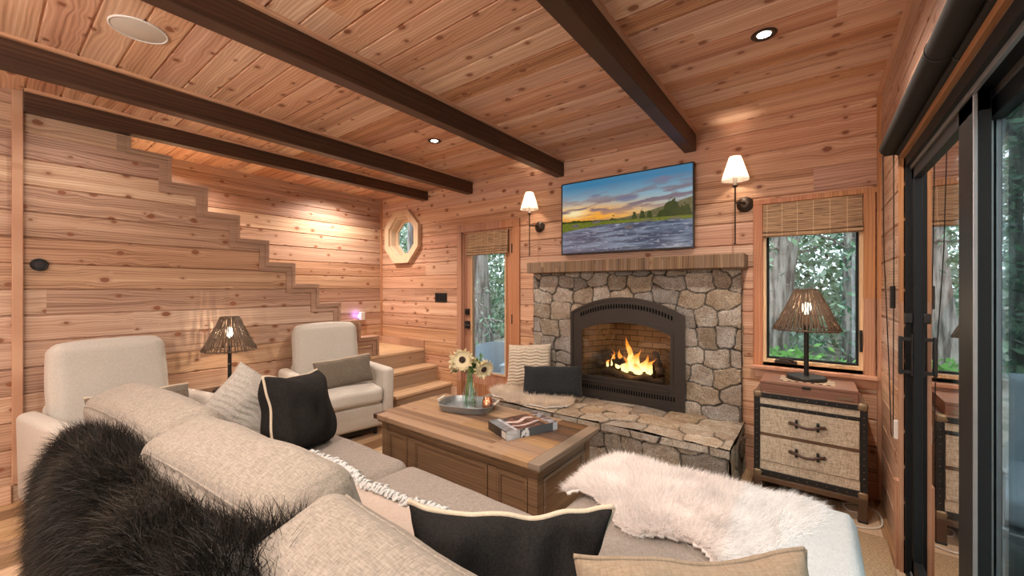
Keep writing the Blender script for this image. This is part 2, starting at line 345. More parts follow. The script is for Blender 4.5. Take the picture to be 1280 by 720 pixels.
def ringprism(bm, outer, inner, axis, a, b):
    def P(u, v, w): return {'x': (w, u, v), 'y': (u, w, v), 'z': (u, v, w)}[axis]
    n = len(outer); O = [[bm.verts.new(P(u, v, w)) for u, v in outer] for w in (a, b)]; I = [[bm.verts.new(P(u, v, w)) for u, v in inner] for w in (a, b)]
    for k in range(n):
        j = (k+1) % n
        bm.faces.new((O[0][k], O[0][j], I[0][j], I[0][k])); bm.faces.new((O[1][k], I[1][k], I[1][j], O[1][j]))
        bm.faces.new((O[0][k], O[1][k], O[1][j], O[0][j])); bm.faces.new((I[0][k], I[0][j], I[1][j], I[1][k]))
    return bm
def rect(u0, u1, v0, v1): return [(u0, v0), (u1, v0), (u1, v1), (u0, v1)]
def boards(bm, axis, c, s, rects, pitch, off=0., g=.010, w=.007, t=.05):
    """tongue-and-groove boards. axis: 'x' wall in plane x=c running y; 'y' wall in plane y=c running x; 'z' ceiling z=c, boards run x, pitch in y. s = direction of the room side"""
    for (u0, u1, v0, v1) in rects:
        prof = [(v0, 0)]; k = math.ceil((v0+off+1e-6)/pitch)
        while k*pitch-off < v1-1e-6:
            b = k*pitch-off
            if b-w > v0 and b+w < v1: prof += [(b-w, 0), (b-w*.3, -g), (b+w*.3, -g), (b+w, 0)]
            k += 1
        prof.append((v1, 0)); poly = [(v, c+s*d) for v, d in prof]+[(v1, c-s*t), (v0, c-s*t)]
        def P(u, v, d): return {'x': (d, u, v), 'y': (u, d, v), 'z': (u, v, d)}[axis]
        A = [bm.verts.new(P(u0, v, d)) for v, d in poly]; B = [bm.verts.new(P(u1, v, d)) for v, d in poly]; n = len(poly)
        bm.faces.new(A); bm.faces.new(B[::-1])
        for k in range(n): bm.faces.new((A[k], A[(k+1)%n], B[(k+1)%n], B[k]))
    return bm
def fnoise(x, y, z=0., s=1.): return mnoise.noise(Vector((x*s, y*s, z*s)))
def wob(o, amp, sc, seed=0.):
    for v in o.data.vertices:
        v.co += Vector((fnoise(v.co.x+seed, v.co.y, v.co.z, sc), fnoise(v.co.x, v.co.y+seed+7, v.co.z, sc), fnoise(v.co.x, v.co.y, v.co.z+seed+13, sc)))*amp
    o.data.update(); return o
def cushion(name, sx, sy, sz, mat, parent, r=.06, puff=.02, n=20, amp=.006, seed=0., sag=0.):
    """rounded, puffed box centred on the origin in x,y, base at z=0"""
    bm = bmesh.new(); bmesh.ops.create_cube(bm, size=2); bmesh.ops.subdivide_edges(bm, edges=bm.edges[:], cuts=n, use_grid_fill=True)
    h = Vector((sx/2, sy/2, sz/2))
    for v in bm.verts:
        p = v.co.copy(); q = Vector([math.copysign(abs(p[i])**.75, p[i])*h[i] for i in range(3)])
        inner = Vector([max(-h[i]+r, min(h[i]-r, q[i])) if h[i] > r else 0 for i in range(3)])
        d = q-inner
        if d.length > 1e-9: q = inner+d.normalized()*r if max(abs(d[i]) for i in range(3)) > r*.001 and sum(abs(abs(p[i])-1) < 1e-6 for i in range(3)) > 0 else q
        u, w, z = p
        bul = puff*(1-u*u)*(1-w*w) if abs(abs(z)-1) < 1e-6 else 0
        q.z += math.copysign(bul, z) if z > 0 else 0
        if abs(abs(w)-1) < 1e-6: q.y += math.copysign(puff*(1-u*u)*(1-z*z)*.7, w)
        if abs(abs(u)-1) < 1e-6: q.x += math.copysign(puff*(1-w*w)*(1-z*z)*.5, u)
        q += Vector((fnoise(q.x+seed, q.y, q.z, 6), fnoise(q.x, q.y+seed, q.z, 6), fnoise(q.x, q.y, q.z+seed, 5)))*amp
        q.z += h.z - sag*(1-u*u)
        v.co = q
    return obj(name, bm, mat, parent, smooth=True)
def pillow(name, w, h, t, mat, parent=None, n=26, wr=.006, seed=0., pinch=.13, ridges=None):
    """cushion standing in local xz plane, thickness along y, centred on the origin"""
    vs, fs = [], []; idx = {}
    for side in (1, -1):
        for i in range(n+1):
            for j in range(n+1):
                u = -1+2*i/n; v = -1+2*j/n; edge = i in (0, n) or j in (0, n)
                if edge and side == -1: idx[(side, i, j)] = idx[(1, i, j)]; continue
                pr = (max(0, (1-u**4)*(1-v**4)))**.5
                X = u*w/2*(1-pinch*.35*(1-v*v)*abs(u)); Z = v*h/2*(1-pinch*.35*(1-u*u)*abs(v))
                Y = side*t/2*pr
                if ridges: Y += side*ridges[1]*abs(math.sin(ridges[0]*Z+.5*math.sin(ridges[0]*.5*X)))*pr
                k = wr*(1-.0*pr)
                X += fnoise(X+seed, Z, 0, 9)*k; Z += fnoise(X, Z+seed, 3, 9)*k; Y += fnoise(X*1.4+seed, Z*.7, side, 8)*k*2.2*(pr+.25)
                idx[(side, i, j)] = len(vs); vs.append((X, Y, Z))
        for i in range(n):
            for j in range(n):
                q = [idx[(side, i, j)], idx[(side, i+1, j)], idx[(side, i+1, j+1)], idx[(side, i, j+1)]]
                fs.append(q if side == -1 else q[::-1])
    o = pyobj(name, vs, fs, mat, parent); o['_b'] = 1; del o['_b']
    return o, vs, idx
def edge_path(vs, idx, n, which):
    P = {'top': [(i, n) for i in range(n+1)], 'bottom': [(i, 0) for i in range(n+1)], 'left': [(0, j) for j in range(n+1)], 'right': [(n, j) for j in range(n+1)]}[which]
    return [vs[idx[(1, i, j)]] for i, j in P]
def strands(name, roots, nrm, comb, ln, wd, mat, parent, tone, curl=.35, jit=.5, grav=.0, root=.62):
    N = len(roots); rng = np.random.default_rng(5)
    d = nrm*.75+comb+rng.normal(0, jit*.5, (N, 3)); d /= np.linalg.norm(d, axis=1)[:, None]
    L = (ln*rng.uniform(.6, 1.25, N))[:, None]; side = np.cross(d, rng.normal(0, 1, (N, 3))); side /= np.linalg.norm(side, axis=1)[:, None]+1e-9
    bend = comb*.8+rng.normal(0, curl, (N, 3)); bend[:, 2] -= grav
    ts = [0, .35, .7, 1.]; ws = [1., .9, .6, 0.]; pts = [roots+d*L*t+bend*L*t*t*.55 for t in ts]
    V = np.empty((N, 7, 3)); 
    for k in range(3): V[:, 2*k] = pts[k]+side*wd*ws[k]; V[:, 2*k+1] = pts[k]-side*wd*ws[k]
    V[:, 6] = pts[3]; b = (np.arange(N)*7)[:, None]
    F = (b+np.array([0, 1, 3, 2])).tolist()+(b+np.array([2, 3, 5, 4])).tolist()+(b+np.array([4, 5, 6])).tolist()
    T = np.repeat(tone, 7, axis=0).reshape(N, 7, 3)*np.array([root, root, .5+.5*root, .5+.5*root, 1., 1., 1.05])[None, :, None]  # hair roots darkened in the vertex colour, standing in for shade inside the fur
    return pyobj(name, V.reshape(-1, 3), F, mat, parent, True, T.reshape(-1, 3))
def furry(name, surf, nu, nv, mat_h, mat_f, n, ln, wd, combf, tonef, parent=None, inside=None, jit=.5, curl=.35, grav=.1, thick=.012, flip=1, root=.62):
    """surf(u,v)->(pos) on 0..1 square; pelt mesh plus its hair as child"""
    P = np.array([[surf(i/nu, j/nv) for j in range(nv+1)] for i in range(nu+1)])
    du = np.gradient(P, axis=0); dv = np.gradient(P, axis=1); Nn = np.cross(du, dv); Nn *= flip/(np.linalg.norm(Nn, axis=2)[:, :, None]+1e-9)
    ok = lambda u, v: inside is None or inside(u, v)
    idx = {}; vs = []; fs = []
    for lay in (0, 1):
        for i in range(nu+1):
            for j in range(nv+1): idx[(lay, i, j)] = len(vs); vs.append(tuple(P[i, j]-Nn[i, j]*(thick if lay else 0)))
    cells = [(i, j) for i in range(nu) for j in range(nv) if ok((i+.5)/nu, (j+.5)/nv)]; cs = set(cells)
    for (i, j) in cells:
        a = [(i, j), (i+1, j), (i+1, j+1), (i, j+1)]
        fs.append([idx[(0, *p)] for p in a]); fs.append([idx[(1, *p)] for p in a][::-1])
        for (di, dj, p, q) in ((-1, 0, a[3], a[0]), (1, 0, a[1], a[2]), (0, -1, a[0], a[1]), (0, 1, a[2], a[3])):
            if (i+di, j+dj) not in cs: fs.append([idx[(0, *q)], idx[(0, *p)], idx[(1, *p)], idx[(1, *q)]])
    base = pyobj(name, vs, fs, mat_h, parent)
    rng = np.random.default_rng(11); roots = []; nr = []; cb = []; tn = []
    ar = np.linalg.norm(np.cross(du, dv), axis=2); ca = np.array([ar[i, j] for i, j in cells]); ca /= ca.sum()
    pick = rng.choice(len(cells), n, p=ca); ru, rv = rng.random(n), rng.random(n)
    ci = np.array(cells)[pick]; I, J = ci[:, 0], ci[:, 1]
    def bl(A): return (A[I, J]*((1-ru)*(1-rv))[:, None]+A[I+1, J]*(ru*(1-rv))[:, None]+A[I+1, J+1]*(ru*rv)[:, None]+A[I, J+1]*((1-ru)*rv)[:, None])
    ro = bl(P); nn = bl(Nn); cb = np.array([combf(*p) for p in ro]); tn = np.array([tonef(*p) for p in ro])*rng.uniform(.8, 1.2, n)[:, None]
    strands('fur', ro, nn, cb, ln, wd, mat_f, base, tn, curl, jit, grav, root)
    return base

exec_parts = []
# ------------------------------------------------------------------ ROOM SHELL
XR, XL, XS, YF, YB = .33, -4.855, -3.97, 3.406, -3.0
def fnum(v): return v
# fireplace wall with holes: octagon window, door, firebox, right window
OC = (-4.365, 2.005, .29)   # centre x, z, apothem of the clear opening
DX0, DX1, DZ = -3.30, -2.535, 1.985
WX0, WX1, WZ0, WZ1 = -.300, .245, .80, 1.93
bm = bmesh.new(); ow = OC[2]
rs = [(XL-.1, OC[0]-ow, 0, CEIL+.1), (OC[0]-ow, OC[0]+ow, 0, OC[1]-ow), (OC[0]-ow, OC[0]+ow, OC[1]+ow, CEIL+.1), (OC[0]+ow, DX0, 0, CEIL+.1), (DX0, DX1, DZ, CEIL+.1),
      (DX1, -1.76, 0, CEIL+.1), (-1.76, -.87, 0, .36), (-1.76, -.87, 1.08, CEIL+.1), (-.87, WX0, 0, CEIL+.1), (WX0, WX1, 0, WZ0), (WX0, WX1, WZ1, CEIL+.1), (WX1, XR+.1, 0, CEIL+.1)]
boards(bm, 'y', YF, -1, rs, .165, t=.14)
# corner fillers of the octagon opening
k = ow*math.tan(R(22.5))
for sx in (-1, 1):
    for sz in (-1, 1):
        prism(bm, [(OC[0]+sx*ow, OC[1]+sz*ow), (OC[0]+sx*k, OC[1]+sz*ow), (OC[0]+sx*ow, OC[1]+sz*k)], 'y', YF, YF+.14)
struct(obj('wall_front', bm, M['wall_x']))
# far-left wall beside the stairs
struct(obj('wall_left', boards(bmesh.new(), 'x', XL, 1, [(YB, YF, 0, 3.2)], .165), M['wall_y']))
# stepped stair wall
Y0S, PY, Z0S, PZ = .666, .2296, 2.329, .194
rs = [(YB, Y0S, 0, CEIL)]+[(Y0S+PY*i, Y0S+PY*(i+1), 0, Z0S-PZ*i) for i in range(8)]+[(Y0S+PY*8, 2.62, 0, Z0S-PZ*8), (2.62, Y0S+PY*9, .572, Z0S-PZ*8)]
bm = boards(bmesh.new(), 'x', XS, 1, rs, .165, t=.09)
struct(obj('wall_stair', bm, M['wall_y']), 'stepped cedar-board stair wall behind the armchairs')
# right wall
SY0, SY1, SZ = -1.9, 2.60, 1.935
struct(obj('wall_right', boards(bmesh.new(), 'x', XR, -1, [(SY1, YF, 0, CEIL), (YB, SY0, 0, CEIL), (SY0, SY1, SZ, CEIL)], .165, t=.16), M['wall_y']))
struct(obj('wall_back', boards(bmesh.new(), 'y', YB, 1, [(XL, XR, 0, CEIL)], .165), M['wall_x']))
struct(obj('ceiling', boards(bmesh.new(), 'z', CEIL, -1, [(XL-.05, XR+.1, YB, YF+.1)], .145, off=2.0), M['ceil']))
struct(obj('floor', bx(XL-.1, XR+.18, YB-.1, YF+.14, -.1, 0), M['floor']))
# trims
def trim(i, bm, mat, label=None): return struct(obj('trim_%d' % i, bm, mat), label)
trim(1, bx(XS, XS+.035, .125, .17, .12, CEIL, bev=.004), M['trim_z'])
trim(2, bx(XL, XL+.022, YF-.022, YF, .6, CEIL), M['trim_z'])
trim(3, bx(XR-.02, XR, YF-.02, YF, 0, CEIL), M['trim_z'])
trim(4, bx(XR-.02, XR, SY1, YF, CEIL-.022, CEIL), M['trim_y'])
trim(5, bx(XR-.02, XR, SY0, SY1, CEIL-.022, CEIL), M['trim_y'])
trim(6, bx(XS, XR-.02, YF-.02, YF, CEIL-.022, CEIL), M['trim_x'])
struct(obj('baseboard_left', bx(XS, XS+.018, YB, .125, 0, .11, bev=.004), M['trim_y']))
struct(obj('baseboard_stair', bx(XS, XS+.018, .17, 2.6, 0, .09, bev=.004), M['trim_y']))
struct(obj('baseboard_front', bx(-.40, XR-.02, YF-.018, YF, 0, .09, bev=.004), M['trim_x']))
# step trim along the stair wall (mitred)
outer = [(Y0S, 2.42)]
for i in range(9): outer += [(Y0S+PY*i, Z0S-PZ*i), (Y0S+PY*(i+1), Z0S-PZ*i)]
outer.append((Y0S+PY*9, .575))
def offs(pl, d):
    res = []
    for i, (y, z) in enumerate(pl):
        if i == 0: res.append((y-d, z))
        elif i == len(pl)-1: res.append((y-d, z))
        else: res.append((y-d, z-d))
    return res
inn, mid_, = offs(outer, .072), offs(outer, .026)
bm = bmesh.new()
for i in range(len(outer)-1):
    prism(bm, [outer[i], outer[i+1], inn[i+1], inn[i]], 'x', XS, XS+.014)
    prism(bm, [outer[i], outer[i+1], mid_[i+1], mid_[i]], 'x', XS+.014, XS+.028)
trim(7, bm, M['steptrim'], 'stepped wooden trim band edging the stair wall')
bm = bmesh.new()
for i in range(9): box(bm, XS-.10, XS+.03, Y0S+PY*i, Y0S+PY*(i+1)+.001, Z0S-PZ*i, Z0S-PZ*i+.012)
trim(8, bm, M['steptrim'])

# staircase: three steps, landing, and the flight behind the stepped wall
st = thing('staircase', 'wooden staircase with three steps to a corner landing beside the glass door', 'staircase')
SY = 2.625
for i, (x0, x1, z) in enumerate([(-3.97, -3.715, .388), (-3.72, -3.465, .203)]):
    obj('tread', bx(x0-.01, x1+.005, SY-.02, YF-.002, z-.032, z, bev=.006), M['stair'], st)
obj('tread', bx(XL, -3.945, SY+.005, YF-.002, .536, .568, bev=.006), M['stair'], st)
for i, (x, z0, z1) in enumerate([(-3.97, .388, .536), (-3.725, .203, .356), (-3.475, 0, .171)]):
    obj('riser', bx(x-.02 if i else x, x if i else x+.015, SY, YF-.002, z0, z1), M['riser'], st)
obj('stringer', bx(-3.955, -3.495, SY-.0, SY+.02, 0, .171), M['riser'], st); obj('stringer', bx(-3.955, -3.745, SY, SY+.02, .203, .356), M['riser'], st)
for i in range(8):
    y1 = Y0S+PY*(9-i)-.08; z = .568+PZ*(i+1)-.06
    obj('tread', bx(XL, XS-.095, y1-PY-.03, y1, z-.032, z, bev=.005), M['stair'], st); obj('riser', bx(XL, XS-.095, y1-.03, y1-.012, z-PZ, z-.032), M['riser'], st)
struct(obj('baseboard_landing', bx(XL+.0, -3.955, YF-.018, YF, .568, .665, bev=.003), M['trim_x']))
struct(obj('baseboard_stairwell', bx(XL, XL+.018, 2.73, YF-.018, .568, .665, bev=.003), M['trim_y']))

# beams
for x0, x1, y0, lab in [(-.836, -.750, YB, 'dark brown ceiling beam running over the television, nearest the sliding door'), (-2.022, -1.937, YB, 'dark brown ceiling beam ending left of the television above the glass door side'),
                    (-3.216, -3.128, YB, 'dark brown ceiling beam ending above the glass door'), (-3.975, -3.886, .17, 'dark brown ceiling beam on top of the stepped stair wall')]:
    b = tag(obj('ceiling_beam', bx(x0, x1, y0, YF, 2.407 if x0 > -3.9 else 2.43, CEIL, bev=.004), M['beam']), lab, 'beam', 'dark ceiling beams')
    for xx in ((x1, x1+.02), (x0-.02, x0)):
        if xx[0] < -3.9: continue
        obj('moulding', bx(xx[0], xx[1], y0, YF-.02, CEIL-.018, CEIL), M['trim_y'], b)
# floor vent none; jute rug
tag(obj('jute_rug', bx(-.42, XR-.03, -.6, 2.88, 0, .012, bev=.003), M['jute']), 'tan woven jute rug on the floor beside the sliding door', 'rug')

# ------------------------------------------------------------------ OCTAGON WINDOW
def octo(ap): return [(OC[0]+ap/math.cos(R(22.5))*math.cos(R(22.5+45*k)), OC[1]+ap/math.cos(R(22.5))*math.sin(R(22.5+45*k))) for k in range(8)]
w1 = thing('window_1', 'small octagonal window with pale wood frame above the stair landing', None, (0,0,0)); struct(w1)
obj('casing', ringprism(bmesh.new(), octo(.345), octo(.262), 'y', YF-.055, YF), M['jamb'], w1)
obj('window_frame', ringprism(bmesh.new(), octo(.29), octo(.245), 'y', YF-.02, YF+.10), M['jamb'], w1)
obj('sash', ringprism(bmesh.new(), octo(.246), octo(.205), 'y', YF+.06, YF+.09), M['jamb'], w1)
bm = bmesh.new(); bm.faces.new([bm.verts.new((x, YF+.075, z)) for x, z in octo(.21)]); obj('window_pane', bm, M['glass'], w1)

# ------------------------------------------------------------------ GLASS DOOR
d1 = thing('door_1', 'wooden exterior door with one full-height glass pane left of the fireplace', None); struct(d1)
bm = bmesh.new(); 
box(bm, DX0-.062, DX0+.01, YF-.022, YF+.0, 0, DZ+.01, bev=.003); box(bm, DX1-.01, DX1+.078, YF-.022, YF, 0, DZ+.01, bev=.003); box(bm, DX0-.062, DX1+.078, YF-.024, YF, DZ-.01, DZ+.075, bev=.003)
obj('casing', bm, M['trim_z'], d1)
bm = bmesh.new(); box(bm, DX0, DX0+.03, YF, YF+.14, 0, DZ); box(bm, DX1-.03, DX1, YF, YF+.14, 0, DZ); box(bm, DX0, DX1, YF, YF+.14, DZ-.03, DZ); obj('door_frame', bm, M['trim_z'], d1)
gx0, gx1, gz0, gz1 = -3.155, -2.665, .385, 1.83
bm = ringprism(bmesh.new(), rect(DX0+.03, DX1-.03, .01, DZ-.03), rect(gx0, gx1, gz0, gz1), 'y', YF+.02, YF+.065); obj('door_panel', bm, M['trim_z'], d1)
bm = ringprism(bmesh.new(), rect(gx0-.012, gx1+.012, gz0-.012, gz1+.012), rect(gx0+.008, gx1-.008, gz0+.008, gz1-.008), 'y', YF+.008, YF+.022); obj('glazing_bead', bm, M['jamb'], d1)
obj('window_pane', bx(gx0, gx1, YF+.04, YF+.044, gz0, gz1), M['glass'], d1)
bm = box(bmesh.new(), -3.247, -3.193, YF-.006, YF+.02, 1.02, 1.09, bev=.003); h = obj('deadbolt', bm, M['black'], d1); obj('thumb_turn', bx(-3.224, -3.216, YF-.03, YF-.004, 1.04, 1.07, bev=.002), M['black'], h)
h = obj('door_handle', bx(-3.252, -3.188, YF-.006, YF+.02, .86, .95, bev=.003), M['black'], d1)
bm = tube(bmesh.new(), [(-3.22, YF, .905), (-3.22, YF-.045, .905), (-3.20, YF-.055, .905), (-3.12, YF-.055, .902)], .010); obj('lever', bm, M['black'], h, smooth=True)
for z in (.30, 1.0, 1.75): obj('hinge', bx(DX1-.035, DX1-.022, YF-.008, YF+.02, z-.05, z+.05), M['black'], d1)

# ------------------------------------------------------------------ RIGHT WINDOW
w2 = thing('window_2', 'tall picture window with wide cedar casing to the right of the fireplace', None); struct(w2)
bm = bmesh.new(); box(bm, WX0-.06, WX0, YF-.02, YF, .775, 1.955, bev=.003); box(bm, WX1, WX1+.058, YF-.02, YF, .775, 1.955, bev=.003); box(bm, WX0-.06, XR-.02, YF-.022, YF, WZ1, WZ1+.035, bev=.003)
obj('casing', bm, M['trim_z'], w2)
bm = bmesh.new(); box(bm, WX0-.075, XR-.018, YF-.062, YF, .752, .777, bev=.005); box(bm, WX0-.05, XR-.02, YF-.02, YF, .69, .752, bev=.003); obj('window_sill', bm, M['trim_x'], w2)
bm = ringprism(bmesh.new(), rect(WX0, WX1, WZ0-.025, WZ1), rect(WX0+.018, WX1-.018, WZ0+.02, WZ1-.02), 'y', YF-.0, YF+.10); obj('window_frame', bm, M['jamb'], w2)
bm = ringprism(bmesh.new(), rect(WX0+.018, WX1-.018, WZ0+.02, WZ1-.02), rect(WX0+.032, WX1-.032, WZ0+.034, WZ1-.03), 'y', YF+.055, YF+.09); obj('sash', bm, M['frameblack'], w2)
obj('window_pane', bx(WX0+.03, WX1-.03, YF+.07, YF+.074, WZ0+.03, WZ1-.03), M['glass'], w2)
bm = bmesh.new(); box(bm, -.23, -.10, YF-.005, YF+.03, WZ0-.004, WZ0+.022, bev=.006); tube(bm, [(-.20, YF-.01, WZ0+.03), (-.15, YF-.03, WZ0+.035), (-.12, YF-.02, WZ0+.025)], .008); obj('crank_handle', bm, M['bronze'], w2)
obj('latch', bx(WX1-.018, WX1-.004, YF-.012, YF+.01, .92, 1.06, bev=.003), M['black'], w2)

def blind(x0, x1, z0, z1, y, folds, label):
    t = thing('roman_blind', label, 'blind', ((x0+x1)/2, y, z0)); w = (x1-x0)/2
    bm = bmesh.new(); prof = [(0, z1-z0)]; 
    n = 14
    for i in range(n+1): prof.append((-.008-.012*math.sin(i/n*math.pi)*.3, (z1-z0)*(1-i/n)))
    poly = [(a, b) for a, b in prof]+[(0, 0)]
    prism(bm, poly, 'x', -w, w); obj('blind_cloth', bm, M['bamboo'], t)
    for i in range(folds):
        zz = .004+i*.026; obj('fold', bx(-w-.004, w+.004, -.034+i*.003, -.006, zz, zz+.022, bev=.005), M['bamboo'], t)
    return t
blind(WX0+.004, WX1-.004, 1.69, WZ1-.002, YF-.004, 2, 'wide woven bamboo roman blind raised at the top of the picture window')
blind(-3.205, -2.615, 1.70, 1.955, YF-.002, 4, 'narrow woven bamboo roman blind stacked at the top of the glass door')

# ------------------------------------------------------------------ SLIDING DOOR
d2 = thing('door_2', 'large black-framed sliding glass door along the right wall', None); struct(d2)
bm = bmesh.new(); box(bm, XR+.004, XR+.155, SY1-.020, SY1, 0, SZ); box(bm, XR+.004, XR+.155, SY0, SY1, SZ-.045, SZ); box(bm, XR+.004, XR+.155, SY0, SY1, 0, .018); box(bm, XR+.004, XR+.155, SY0, SY0+.04, 0, SZ)
obj('door_frame', bm, M['frameblack'], d2)
bm = bmesh.new()
for xx in (.352, .405, .458): box(bm, xx-.004, xx+.006, SY0+.04, SY1-.020, SZ-.062, SZ-.045); box(bm, xx-.004, xx+.004, SY0+.04, SY1-.020, .018, .026)
obj('track', bm, M['framegrey'], d2)
bm = bmesh.new(); box(bm, XR-.014, XR+.006, SY1, SY1+.045, .0, SZ+.05); box(bm, XR-.014, XR+.004, SY0, SY1+.045, SZ, SZ+.055, bev=.003); obj('casing', bm, M['trim_z'], d2)
def panel(xc, y0, y1, sn, sf, hand, strips):
    z0, z1 = .024, SZ-.052
    bm = bmesh.new(); box(bm, xc-.018, xc+.018, y0, y0+sn, z0, z1, bev=.003); box(bm, xc-.018, xc+.018, y1-sf, y1, z0, z1, bev=.003)
    box(bm, xc-.018, xc+.018, y0, y1, z0, z0+.075, bev=.003); box(bm, xc-.018, xc+.018, y0, y1, z1-.06, z1, bev=.003)
    f = obj('sliding_panel', bm, M['frameblack'], d2)
    for (xa, xb, ya) in strips: obj('edge_strip', bx(xc+xa, xc+xb, ya-.004, ya+.001, z0, z1, bev=.001), M['framegrey'], f)
    obj('window_pane', bx(xc-.003, xc+.003, y0+sn-.005, y1-sf+.005, z0+.07, z1-.055), M['doorglass'], f)
    if hand:
        bm = bmesh.new(); yc = y1-.024
        box(bm, xc-.024, xc-.018, yc-.018, yc+.018, .93, 1.12, bev=.003); box(bm, xc-.06, xc-.02, yc-.008, yc+.008, .94, .955); box(bm, xc-.06, xc-.02, yc-.008, yc+.008, 1.09, 1.105)
        box(bm, xc-.066, xc-.052, yc-.013, yc+.013, .935, 1.11, bev=.004); obj('door_handle', bm, M['black'], f)
        obj('lock', bx(xc-.045, xc-.018, yc-.015, yc+.015, 1.17, 1.215, bev=.004), M['black'], f)
panel(.372, 1.685, SY1-.022, .14, .045, True, [(-.018, -.009, 1.685)]); panel(.425, .55, 1.93, .08, .13, False, [(-.016, -.006, 1.80), (-.002, .017, 1.80)]); panel(.478, -.7, .70, .08, .10, False, [])
obj('stop_board', bx(XR-.026, XR-.006, 2.615, 2.66, 0, .42, bev=.002), M['trim_z'], d2)

# roller shade over the sliding door
rs_ = thing('roller_shade', 'dark roller shade rolled up above the sliding glass door', 'blind', (0, 0, 0))
obj('shade_roll', tube(bmesh.new(), [(.283, 2.63, 2.0), (.283, -1.8, 2.0)], .036, 24), M['shadefab'], rs_, auto=40)
obj('hem_bar', tube(bmesh.new(), [(.318, 2.62, 1.968), (.318, -1.8, 1.968)], .014, 14), M['shadefab'], rs_, auto=40)
for y in (1.62, .2): 
    obj('bracket_ring', tube(bmesh.new(), [(.283, y, 2.0), (.283, y-.006, 2.0)], .038, 24), M['black'], rs_); obj('bracket_ring', tube(bmesh.new(), [(.318, y, 1.968), (.318, y-.006, 1.968)], .016, 14), M['black'], rs_)
obj('bracket', bx(.262, .33, 2.63, 2.638, 1.965, 2.035, bev=.003), M['black'], rs_)
bm = bmesh.new(); tube(bm, [(.262, 2.64, 1.97), (.268, 2.66, 1.5), (.288, 2.69, .98), (.296, 2.68, .62)], .0022, 5); tube(bm, [(.300, 2.64, 1.97), (.303, 2.66, 1.5), (.305, 2.69, .98), (.303, 2.68, .62)], .0022, 5)
tube(bm, [(.296, 2.68, .62), (.2995, 2.68, .605), (.303, 2.68, .62)], .0022, 5); obj('pull_cord', bm, M['black'], rs_)
obj('cord_weight', bx(.292, .312, 2.68, 2.70, 1.23, 1.34, bev=.003), M['black'], rs_)
obj('cord_cleat', bx(.304, .33, 2.665, 2.685, .60, .69, bev=.004), M['white_pl'], rs_)

# ------------------------------------------------------------------ STONE FIREPLACE
def stone_sheet(bm_data, org, U, Vv, N, w, h, cw, ch, seed, res=.0075, hole=None, dep=.022, gap=.003, edge=0.0, tint=(1, 1, 1)):
    rng = np.random.default_rng(seed); seeds = []; y = -ch*.2; row = 0
    while y < h+ch*.6:
        x = -cw*rng.random(); 
        while x < w+cw:
            ww = cw*rng.uniform(.55, 1.45); seeds.append((x+ww/2, y+ch*rng.uniform(.25, .75), ww, ch*rng.uniform(.8, 1.25), rng.uniform(-.25, .25))); x += ww
        y += ch*rng.uniform(.8, 1.05); row += 1
    S = np.array(seeds); nu, nv = max(4, int(w/res)), max(4, int(h/res))
    u, v = np.meshgrid(np.linspace(0, w, nu+1), np.linspace(0, h, nv+1), indexing='ij')
    fl = np.stack([u.ravel(), v.ravel()], 1); nz = np.array([[fnoise(a*7, b*7, seed), fnoise(a*7, b*7, seed+9)] for a, b in fl]); q = fl+nz*.018
    dx = q[:, None, 0]-S[None, :, 0]; dy = q[:, None, 1]-S[None, :, 1]; c, s = np.cos(S[:, 4]), np.sin(S[:, 4])
    rx = (dx*c+dy*s)/(.5+.5*S[:, 2]/cw); ry = (-dx*s+dy*c)*(cw/ch)**.9/(.5+.5*S[:, 3]/ch); D = (np.abs(rx)**5+np.abs(ry)**5)**(1/5)
    o = np.argsort(D, axis=1)[:, :2]; ar = np.arange(len(fl)); d1_, d2_ = D[ar, o[:, 0]], D[ar, o[:, 1]]; e = (d2_-d1_)*.5; id_ = o[:, 0]
    st_ = np.clip((e-gap*.55)/(.0042), 0, 1); st_ = st_*st_*(3-2*st_)
    sh = rng.uniform(.45, 1., len(S)); tiltx, tilty = rng.normal(0, .05, len(S)), rng.normal(0, .05, len(S))
    rough = np.array([fnoise(a, b, seed*3., 28)*.5+fnoise(a, b, seed*5., 70)*.28 for a, b in fl])
    hgt = st_*(dep*sh[id_]+dx[ar, id_]*tiltx[id_]+dy[ar, id_]*tilty[id_]+rough*.007)+(1-st_)*.0
    if edge:
        m = np.minimum(np.minimum(fl[:, 0], w-fl[:, 0]), 1.); hgt *= np.clip(m/edge, 0, 1)**.5
    base = np.array([(.56, .50, .44), (.50, .43, .35), (.58, .53, .47), (.42, .39, .36), (.53, .44, .34), (.62, .56, .49), (.48, .45, .42)])*1.05
    cc = base[rng.integers(0, len(base), len(S))]*rng.uniform(.82, 1.14, len(S))[:, None]*np.array(tint)
    mort = np.array([.065, .058, .052]); tone = cc[id_]*(1+rough*.35)[:, None]; tone = tone*st_[:, None]+mort*(1-st_)[:, None]
    org, U, Vv, N = map(np.array, (org, U, Vv, N)); P = org+fl[:, :1]*U+fl[:, 1:]*Vv+hgt[:, None]*N
    base_i = len(bm_data[0]); bm_data[0].extend(P.tolist()); bm_data[2].extend(tone.tolist())
    for i in range(nu):
        for j in range(nv):
            if hole and hole(P[i*(nv+1)+j][0], P[i*(nv+1)+j][2]): continue
            a = base_i+i*(nv+1)+j; bm_data[1].append([a, a+nv+1, a+nv+2, a+1])
IX0, IX1, IZ0, IZS, IZA = -1.815, -.818, .352, 1.108, 1.245
def arch(x0, x1, z0, zs, za, n=20, ins=0.):
    c = (x0+x1)/2; w = (x1-x0)/2; s = za-zs; rad = (w*w+s*s)/(2*s); zc = za-rad
    pts = [(x0, z0), (x1, z0)]; a1 = math.asin(w/rad)
    for i in range(n+1):
        a = a1-2*a1*i/n; pts.append((c+rad*math.sin(a), zc+rad*math.cos(a)))
    return pts
